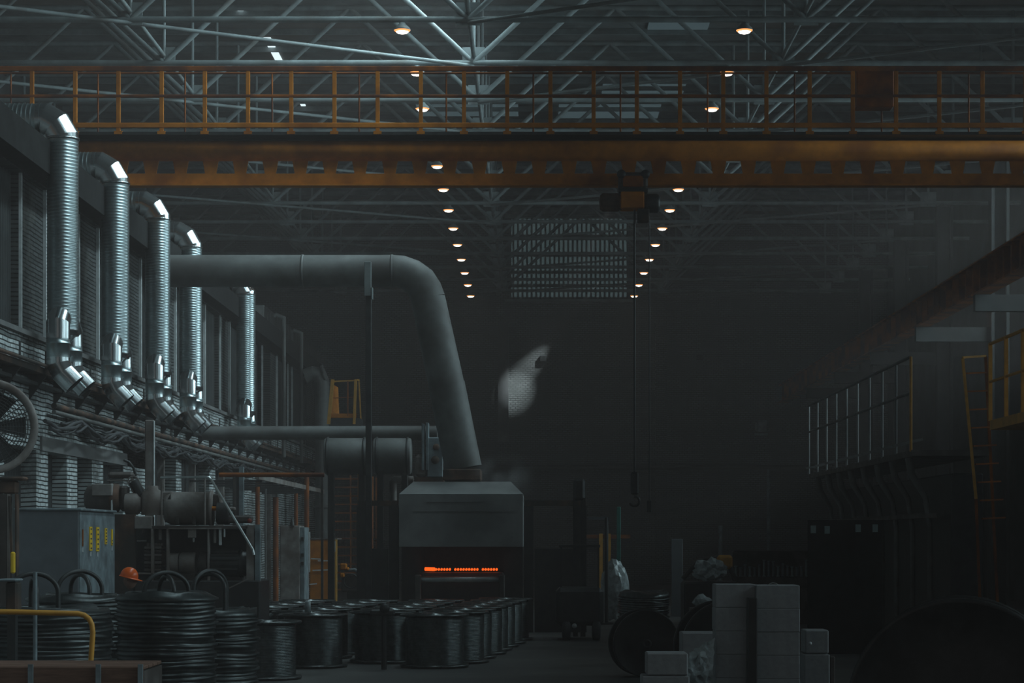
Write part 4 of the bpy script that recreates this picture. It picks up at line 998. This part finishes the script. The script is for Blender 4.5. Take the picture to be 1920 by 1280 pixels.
# ------------------------------------------------------------------ near left: rail, crate, box
t = thing('yellow_rail', tuple(W(100, 1240, 19)), 'bent yellow tube guard rail in front of the wide coil', 'guard rail'); t.location.z = 0
pts = [W(-60, 1146, 19), W(30, 1147, 19), W(146, 1150, 19), W(158, 1153, 19), W(167, 1160, 19), W(172, 1170, 19), W(174, 1185, 19), W(172, 1215, 19)]
e = W(170, 1245, 19); pts += [e, Vector((e.x, 19, .02))]
MB().path(pts, .024, 12).build('rail_tube', M['yellow'], t)
MB().box((e.x-.08, 18.9, 0), (e.x+.08, 19.1, .02)).build('foot_plate', M['rust'], t)
t = thing('wooden_crate', (-4.3, 18, 0), 'brown wooden crate with steel corner straps in the lower left corner', 'crate')
zc0 = W(0, 1249, 17.5).z; xc1 = W(268, 0, 17.5).x
b = MB()
for k in range(5): b.box((-5.6, 17.48, zc0-.10-.23*k-.1), (xc1, 17.53, zc0-.23*k), .008)
b.build('side_boards', M['wood'], t)
b = MB()
for k in range(4): b.box((-5.6, 17.56+k*.21, zc0-.03), (xc1, 17.74+k*.21, zc0), .006)
b.build('top_boards', M['wood'], t)
b = MB(); b.box((xc1-.03, 17.55, 0), (xc1, 18.4, zc0-.04), .0); b.box((-5.58, 17.55, 0), (xc1-.04, 18.35, zc0-.05)); b.build('inner_box', M['machine_dark'], t)
for px in (57, 184, 263): x = W(px, 0, 17.46).x; MB().box((x-.02, 17.455, 0), (x+.02, 17.479, zc0+.02)).build('corner_strap', M['cab_side'], t)
t = thing('brown_post_box', tuple(W(18, 1145, 21)), 'brown steel box on a post at the lower left edge', 'box'); t.location.z = 0
pbox(MB(), 10, 1090, 32, 1146, 21, .2).build('box_body', M['rust'], t)
a = W(20, 1146, 21); MB().box((a.x-.04, 21.02, 0), (a.x+.04, 21.12, a.z)).build('post', M['dark_steel'], t)
pbox(MB(), -4, 1085, 30, 1090, 20.95, .3).build('lid', M['cab_side'], t)
a = W(66, 1072, 22); tag(MB().tube(a, (a.x, 22, 0), .022, n=8).build('thin_post', M['cab_side']), 'thin grey upright rod in front of the lower left coil stand', 'rod')

# ------------------------------------------------------------------ right foreground: block stacks
def px_box(name, x0, y0, x1, y1, Y, d, m, label, cat, group=None, bev=.012, toground=False):
    a = W(x0, y0, Y); c = W(x1, y1, Y); z0 = 0 if toground else c.z
    return tag(MB().box((a.x, Y, z0), (c.x, Y+d, a.z), bev).build(name, M[m]), label, cat, group)
levels = ['topmost', 'second from top', 'third from top', 'fourth from top', 'fifth from top', 'sixth from top', 'seventh from top', 'eighth from top', 'lowest']
zt1 = W(0, 1095, 22).z
for si, (x0, x1, yt, Y) in enumerate(((1342, 1416, 1095, 22.0), (1419, 1500, 1097, 21.9))):
    a = W(x0, yt, Y); c = W(x1, yt, Y); hgt = a.z/8
    for k in range(8):
        jit = random.uniform(-.004, .006)
        tag(MB().box((a.x+jit, Y+abs(jit), a.z-hgt*(k+1)+.001), (c.x+jit, Y+.42, a.z-hgt*k), .006).build('white_block', M['foam']),
            'pale grey block in the %s tall stack, %s' % (['left', 'right'][si], levels[k] if k < 7 else 'lowest'), 'block', 'pale blocks in two tall stacks')
a = W(1401, 1120, 21.7); c = W(1420, 1120, 21.7); tag(MB().box((a.x, 21.68, 0), (c.x, 21.82, a.z), .01).build('dark_post', M['black']), 'black post standing between the two block stacks', 'post')
tag(MB().path([W(1440, 1097, 22.0), W(1444, 1093.5, 22.0), W(1449, 1092, 22.0), W(1456, 1093.5, 22.0), W(1460, 1097, 22)], .004, 6).build('wire_loop', M['steel_bright']), 'small bright wire loop on top of the right block stack', 'wire')
px_box('white_block', 1510, 1181, 1554, 1225, 23, .4, 'foam', 'single pale block right of the tall stacks, upper one', 'block'); px_box('white_block', 1508, 1226, 1556, 1300, 23, .42, 'foam', 'large pale block under the single one right of the stacks', 'block', toground=True)
a = W(1519, 1206, 22.98); tag(MB().lathe(a, (0, -1, 0), [(0, .02), (.01, .018), (.014, 0)], 12).build('shiny_button', M['white']), 'tiny shiny white disc on the single pale block', 'disc')
px_box('white_block', 1279, 1186, 1343, 1300, 24, .5, 'foam', 'pale block behind the plastic wrap, left of the tall stacks', 'block', toground=True)
px_box('white_block', 1213, 1224, 1290, 1266, 21, .4, 'foam', 'low pale block at the bottom edge before the cable reel', 'block'); px_box('white_block', 1204, 1267, 1293, 1300, 21, .42, 'foam', 'wide pale slab under the low block at bottom edge', 'block', toground=True)
px_box('side_block', 1556, 1230, 1566, 1300, 23.1, .3, 'machine_dark', 'dark slim box beside the lower right pale block', 'box', toground=True)
# plastic wrap: crumpled sheet
def crumple(name, cx, cy, cz, sx, sy, sz, label, cat, seed=1, m='plastic', sub=3, amp=.18):
    bm = bmesh.new(); bmesh.ops.create_icosphere(bm, subdivisions=sub, radius=1); rn_ = random.Random(seed)
    for v in bm.verts:
        k = 1+rn_.uniform(-amp, amp); v.co = Vector((v.co.x*sx*k, v.co.y*sy*k, max(-.9, v.co.z)*sz*k))+Vector((cx, cy, cz))
    bm.verts.ensure_lookup_table()
    b = MB(); b.add([v.co for v in bm.verts], [[v.index for v in f.verts] for f in bm.faces]); bm.free()
    return tag(b.build(name, M[m]), label, cat)
p = W(1318, 1250, 21.5)
b = MB(); nx, nz = 9, 12; vs = []; rn = random.Random(5)
for i in range(nz):
    for j in range(nx):
        f1 = i/(nz-1); f2 = j/(nx-1)
        x = 1292+48*f2-6*f1+rn.uniform(-2, 2); yy = 1222-26*f2*(1-f1*.6)+78*f1+rn.uniform(-2, 2)
        vs.append(W(x, yy, 21.9-.15*math.sin(f1*3)+rn.uniform(-.03, .03)))
b.add(vs, [(i*nx+j, i*nx+j+1, (i+1)*nx+j+1, (i+1)*nx+j) for i in range(nz-1) for j in range(nx-1)])
o = b.build('plastic_wrap', M['plastic']); tag(o, 'crumpled translucent plastic wrap hanging left of the tall stacks', 'plastic sheet')
sm = o.modifiers.new('t', 'SOLIDIFY'); sm.thickness = .008

# cable reels on edge
def reel(cx, Y, r_, label, w_=.5, rot=0, m='black'):
    t = thing('cable_reel', (cx, Y, 0), label, 'cable reel', 'round reels standing on edge')
    ax = Vector((math.sin(R(rot)), -math.cos(R(rot)), 0)); c = Vector((cx, Y, r_))
    for s_ in (0, 1):
        q = c-ax*w_*s_
        MB().lathe(q, ax, [(-.03, 0), (-.03, r_), (.03, r_), (.03, r_*.96), (.018, r_*.94), (.018, r_*.5), (.025, r_*.3), (.018, 0)], 48).build('flange', M[m], t)
    MB().lathe(c, -ax, [(0, r_*.78), (w_, r_*.78)], 36).build('wound_cable', M['wire_dark'], t)
    MB().lathe(c, ax, [(.02, r_*.14), (.06, r_*.14), (.06, r_*.07), (.02, r_*.07)], 20).build('hub', M['dark_steel'], t)
    return t
reel(W(1212, 0, 37).x, 37, .585, 'black round reel on edge beside the low pale block', .5, 8)
reel(W(1362, 0, 33).x, 33, .72, 'black round reel on edge, mostly hidden behind tall block stacks', .5, 10)
reel(W(1800, 0, 18).x+.0, 18, .95, 'very large dark reel in the lower right corner', .9, -12, 'black')
# small coil, bag etc
make_coil('wire_coil', W(1207, 0, 47).x, 47, .55, .3, 1.18, 'small steel wire coil behind the black round reel', 'wire', .08, 8, .05, .05)
crumple('white_bag', W(1153, 0, 62).x, 62, .88, .42, .35, .92, 'pale sagging big bag beside the thin dark post', 'bag', 4, 'plastic', 3, .07)
crumple('crumpled_bag', W(1330, 0, 50).x, 49.9, HC-.735, .36, .25, .27, 'crumpled pale plastic bag lying on the dark machine', 'bag', 9, 'plastic', 3, .25)
crumple('plastic_scrap', W(1318, 0, 40).x, 40, HC-1.2, .17, .15, .16, 'small crumpled plastic scrap beside the tall stacks', 'plastic', 12, 'plastic', 2, .3)
px_box('scrap_bin', 1296, 1140, 1340, 1200, 39.7, .6, 'machine_dark', 'dark bin holding the small plastic scrap', 'bin', toground=True)
t = thing('winding_machine', (W(1330, 0, 50).x, 50, 0), 'dark low winding machine with yellow cover under crumpled bag', 'machine')
a = W(1282, 1090, 49.7); c = W(1385, 1090, 49.7); MB().box((a.x, 49.6, 0), (c.x, 50.8, a.z), .05).build('body', M['black'], t)
a = W(1345, 1040, 50.2); c = W(1374, 1066, 50.2); MB().box((a.x, 50.2, c.z), (c.x, 50.4, a.z), .06).build('yellow_cover', M['yellow'], t)
MB().path([W(1280, 1085, 50.6), W(1310, 1052, 50.6), W(1345, 1046, 50.7), W(1368, 1062, 50.7), W(1380, 1090, 50.6)], .06, 10).build('guard_arch', M['black'], t)
px_box('grey_pillar', 1259, 1010, 1280, 1150, 66, .3, 'cab', 'pale upright panel behind the reels', 'panel', toground=True)
t = thing('tee_post', (W(1137, 0, 60).x, 60, 0), 'thin dark post with a flat arm on top near the pale bag', 'post')
x = W(1137, 0, 60).x; MB().tube((x, 60, 0), (x, 60, HC+.6), .055, n=10).build('pole', M['black'], t)
MB().box((x-.5, 59.97, HC+.54), (x+.1, 60.03, HC+.62)).build('arm', M['cab'], t); MB().box((x-.25, 59.8, 0), (x+.25, 60.2, .05)).build('foot', M['dark_steel'], t)
a = W(1160, 950, 64); tag(MB().box((a.x-.06, 64, 0), (a.x+.06, 64.08, a.z), .01).build('green_post', M['green']), 'slim green post right of the thin dark post', 'post')
t = thing('yellow_barrier', (W(1135, 0, 70).x, 70, 0), 'dim yellow barrier rail behind the green post', 'barrier')
a = W(1088, 1002, 70); c = W(1182, 1009, 70); MB().box((a.x, 70, c.z), (c.x, 70.06, a.z)).build('rail', M['orange_dark'], t)
for px in (1128, 1143): a = W(px, 1000, 69.9); MB().box((a.x-.08, 69.9, 0), (a.x+.04, 70, a.z)).build('post', M['yellow'], t)
# mast machine / forklift silhouette
t = thing('lift_truck', (W(1088, 0, 52).x, 52, 0), 'black lift truck with tall mast right of the furnace', 'forklift')
for px in (1079, 1093): a = W(px, 905, 52); MB().box((a.x-.06, 52, .02), (a.x+.06, 52.15, a.z)).build('mast_rail', M['black'], t)
a = W(1075, 897, 52); c = W(1097, 938, 52); MB().box((a.x, 51.9, c.z), (c.x, 52.2, a.z), .06).build('mast_head', M['black'], t)
a = W(1043, 1100, 50); c = W(1133, 1100, 50); MB().box((a.x, 50.3, .35), (c.x, 51.8, HC-1.15), .1).build('body', M['black'], t)
MB().box((a.x+.1, 50.5, HC-1.15), (a.x+.14, 50.6, HC-.2)).box((c.x-.14, 50.5, HC-1.15), (c.x-.1, 50.6, HC-.2)).box((a.x+.08, 50.45, HC-.2), (c.x-.08, 51.7, HC-.14)).build('overhead_guard', M['black'], t)
for px in (1062, 1118):
    for Y in (50.5, 51.6): p = W(px, 0, Y); MB().lathe((p.x-.1, Y, .27), (1, 0, 0), [(0, 0), (0, .2), (.03, .27), (.17, .27), (.2, .2), (.2, 0)], 24).build('wheel', M['cable'], t)
a = W(1077, 1173, 50.28); MB().lathe(a, (0, -1, 0), [(0, .06), (.02, .055), (.03, 0)], 12).build('glint_disc', M['white'], t)  # white disc painted in as a small glint on the dark body
p = W(1072, 1218, 46)
# bobbin rack
t = thing('bobbin_rack', (W(1450, 0, 60).x, 60, 0), 'dark rack holding a row of pale bobbins behind block stacks', 'rack')
a = W(1376, 1042, 60); c = W(1528, 1078, 60)
MB().box((a.x, 60.1, 0), (c.x, 60.5, c.z-.05)).box((a.x, 60.45, c.z-.05), (c.x, 60.5, a.z+.15)).box((a.x, 60.05, a.z+.12), (c.x, 60.45, a.z+.15)).build('frame', M['machine_dark'], t)
rn = random.Random(4)
for k in range(17):
    x = a.x+.08+(c.x-a.x-.16)*k/16; hh = rn.uniform(.25, .5); z0 = c.z-.05
    tag(MB().lathe((x, 60.25, z0+.004), (0, 0, 1), [(0, 0), (0, .05), (.03, .05), (.04, .032), (hh-.04, .032), (hh-.03, .05), (hh, .05), (hh, 0)], 12).build('bobbin', M['cab_side' if k % 3 else 'paper']),
        'pale bobbin on the dark rack, %s from the left' % ORD[k], 'bobbin', 'pale bobbins on the dark rack')

# ------------------------------------------------------------------ right: stranding machine with railing
XM = 8.0
t = thing('railed_platform', (XM, 53, HC+1.8), 'long raised platform with railing on dark right side', 'platform')
MB().box((XM, 45, HC+1.75), (XM+1.6, 62, HC+1.88)).build('deck', M['machine_dark'], t)
for nm, z in (('handrail', 3.86), ('middle_rail', 3.1)): MB().tube((XM, 45.2, HC+z), (XM, 62, HC+z), .035, n=8).build(nm, M['grey_pipe'], t)
for k in range(10): y = 45.2+k*1.86; MB().tube((XM, y, HC+1.85), (XM, y, HC+3.86), .03, n=8).build('railing_post', M['hood' if k else 'yellow'], t)
for k in range(8):
    y = 46+k*2.1
    MB().path([(XM+.1, y, HC+1.75), (XM+.15, y, HC+1.4), (XM+.45, y, HC+.9), (XM+.55, y, HC+.2), (XM+.55, y, 0)], [.09, .08, .06, .06, .06], 8).build('curved_leg', M['grey_pipe'], t)
    MB().bar((XM-.25, y, HC+2.0), (XM+.4, y, HC+2.15), .06).build('bracket', M['grey_pipe'], t)
MB().box((XM+.4, 45.5, HC+.45), (XM+.6, 62, HC+.55)).build('lower_beam', M['machine_dark'], t)
MB().box((XM+.9, 45.5, 0), (XM+1.6, 62, HC+1.4), .03).build('machine_body', M['black'], t)
pp = [(1525, 992), (1551, 993), (1609, 990), (1641, 990)]
for i, (px, py) in enumerate(pp):
    a = W(px, py, 44.5); tag(MB().box((a.x-.055, 44.5, a.z-.08), (a.x+.055, 44.51, a.z+.08)).build('paper_sheet', M['paper']), 'small pale sheet pinned to the notice board, %s from left' % ORD[i], 'paper', 'pale sheets on the dark board')
a = W(1515, 975, 44.52); c = W(1655, 1010, 44.52); tag(MB().box((a.x, 44.52, 0), (c.x, 44.58, a.z)).build('notice_board', M['inside']), 'dark board behind the small pale sheets', 'board')
# yellow ladder and upper platform near right
t = thing('yellow_ladder', tuple(W(1820, 930, 40)), 'dim yellow leaning ladder on the right side', 'ladder'); t.location.z = 0
MB().bar(W(1805, 672, 40), W(1830, 935, 40)*1.0, .05).build('stile', M['yellow'], t); e = W(1832, 960, 40); MB().bar(W(1830, 935, 40), Vector((e.x+.1, 40, 0)), .05).build('stile', M['orange_dark'], t)
MB().bar(W(1848, 668, 40.3), Vector((W(1876, 0, 40.3).x, 40.3, 0)), .05).build('stile', M['orange_dark'], t)
MB().bar(W(1805, 670, 40), W(1848, 667, 40.3), .04).build('rung', M['yellow'], t)
for k in range(9): MB().bar(W(1808+4.2*k, 700+34*k, 40), W(1851+4.2*k, 698+34*k, 40.3), .03).build('rung', M['orange_dark'], t)
t = thing('upper_platform', tuple(W(1890, 800, 36)), 'yellow railed upper platform at the right edge', 'platform')
xx = W(1856, 0, 36).x
MB().box((xx, 24, W(0, 806, 36).z), (xx+2.0, 36, W(0, 788, 36).z)).build('deck', M['yellow'], t)
MB().tube((xx, 24, W(0, 645, 36).z), (xx, 36, W(0, 645, 36).z), .03, n=8).build('handrail', M['yellow'], t)
MB().tube((xx, 24, W(0, 716, 36).z), (xx, 36, W(0, 716, 36).z), .025, n=8).build('middle_rail', M['yellow'], t)
for k in range(5): y = 35.97-k*1.2; MB().box((xx-.03, y-.03, W(0, 789, 36).z), (xx+.03, y+.03, W(0, 645, 36).z)).build('railing_post', M['yellow'], t)
for y in (24.5, 35.5): MB().box((xx+1.7, y-.1, 0), (xx+1.9, y+.1, W(0, 806, 36).z)).build('leg', M['black'], t)
# wall lamp on end wall right, notice
a = W(1430, 798, 111); tag(MB().box((a.x-.35, 110.9, a.z-.3), (a.x+.3, 111.4, a.z+.3), .1).box((a.x-.4, 110.8, a.z-.5), (a.x+.25, 111.2, a.z-.4)).box((a.x-.05, 111.4, a.z-.1), (a.x+.05, 112, a.z+.1)).build('wall_floodlight', M['cab_side']), 'unlit grey floodlight on the dim right part of end wall', 'floodlight')
for i, (px, y0, y1, Y) in enumerate(((1441, 880, 1010, 100), (1351, 985, 1050, 90))):
    a = W(px, y0, Y); tag(MB().tube(a, (a.x, Y, 0), .08, n=8).build('grey_pole', M['cab_side']), ['tall thin grey pole before the dark end wall', 'shorter thin grey pole above the winding machine'][i], 'pole')
t = thing('end_pipe', tuple(W(1215, 884, 111)), 'dark horizontal pipe crossing low on the end wall', 'pipe')
MB().path([W(820, 876, 111), W(1200, 876, 111), W(1560, 876, 111)], .13, 10).build('pipe_shaft', M['black'], t)
for px in (900, 1100, 1300, 1500): x = W(px, 0, 111).x; MB().box((x-.06, 111, W(0, 880, 111).z), (x+.06, 111.999, W(0, 874, 111).z)).build('bracket', M['black'], t)
# steam drifting from the hood
bm = bmesh.new(); bmesh.ops.create_icosphere(bm, subdivisions=3, radius=1); p = W(945, 895, 53.2)
b = MB(); b.add([(p.x+v.co.x*.95, p.y+v.co.y*.5, p.z+v.co.z*.62) for v in bm.verts], [[v.index for v in f.verts] for f in bm.faces]); bm.free()
sm_ = bpy.data.materials.new('steam'); sm_.use_nodes = True; q = sm_.node_tree; q.nodes.clear()
o_ = q.nodes.new('ShaderNodeOutputMaterial'); v_ = q.nodes.new('ShaderNodeVolumeScatter'); tx = q.nodes.new('ShaderNodeTexCoord'); nz = q.nodes.new('ShaderNodeTexNoise')
nz.inputs['Scale'].default_value = 1.6; nz.inputs['Detail'].default_value = 4; q.links.new(tx.outputs['Object'], nz.inputs['Vector'])
gr = q.nodes.new('ShaderNodeTexGradient'); gr.gradient_type = 'SPHERICAL'; mp = q.nodes.new('ShaderNodeMapping'); mp.inputs['Location'].default_value = (0, 0, -1.0); mp.inputs['Scale'].default_value = (1.05, 2, 1.61)
q.links.new(tx.outputs['Object'], mp.inputs[0]); q.links.new(mp.outputs[0], gr.inputs[0])
m1 = q.nodes.new('ShaderNodeMath'); m1.operation = 'SUBTRACT'; m1.inputs[1].default_value = .42; q.links.new(nz.outputs['Fac'], m1.inputs[0])
m2 = q.nodes.new('ShaderNodeMath'); m2.operation = 'MULTIPLY'; q.links.new(m1.outputs[0], m2.inputs[0]); q.links.new(gr.outputs['Fac'], m2.inputs[1])
m3 = q.nodes.new('ShaderNodeMath'); m3.operation = 'MULTIPLY'; m3.inputs[1].default_value = 7; m3.use_clamp = False; q.links.new(m2.outputs[0], m3.inputs[0])
m4 = q.nodes.new('ShaderNodeMath'); m4.operation = 'MAXIMUM'; m4.inputs[1].default_value = 0; q.links.new(m3.outputs[0], m4.inputs[0]); q.links.new(m4.outputs[0], v_.inputs['Density'])
q.links.new(v_.outputs[0], o_.inputs['Volume'])
tag(b.build('steam', sm_), 'faint wisp of steam drifting right above the furnace hood', 'steam', None, 'stuff')
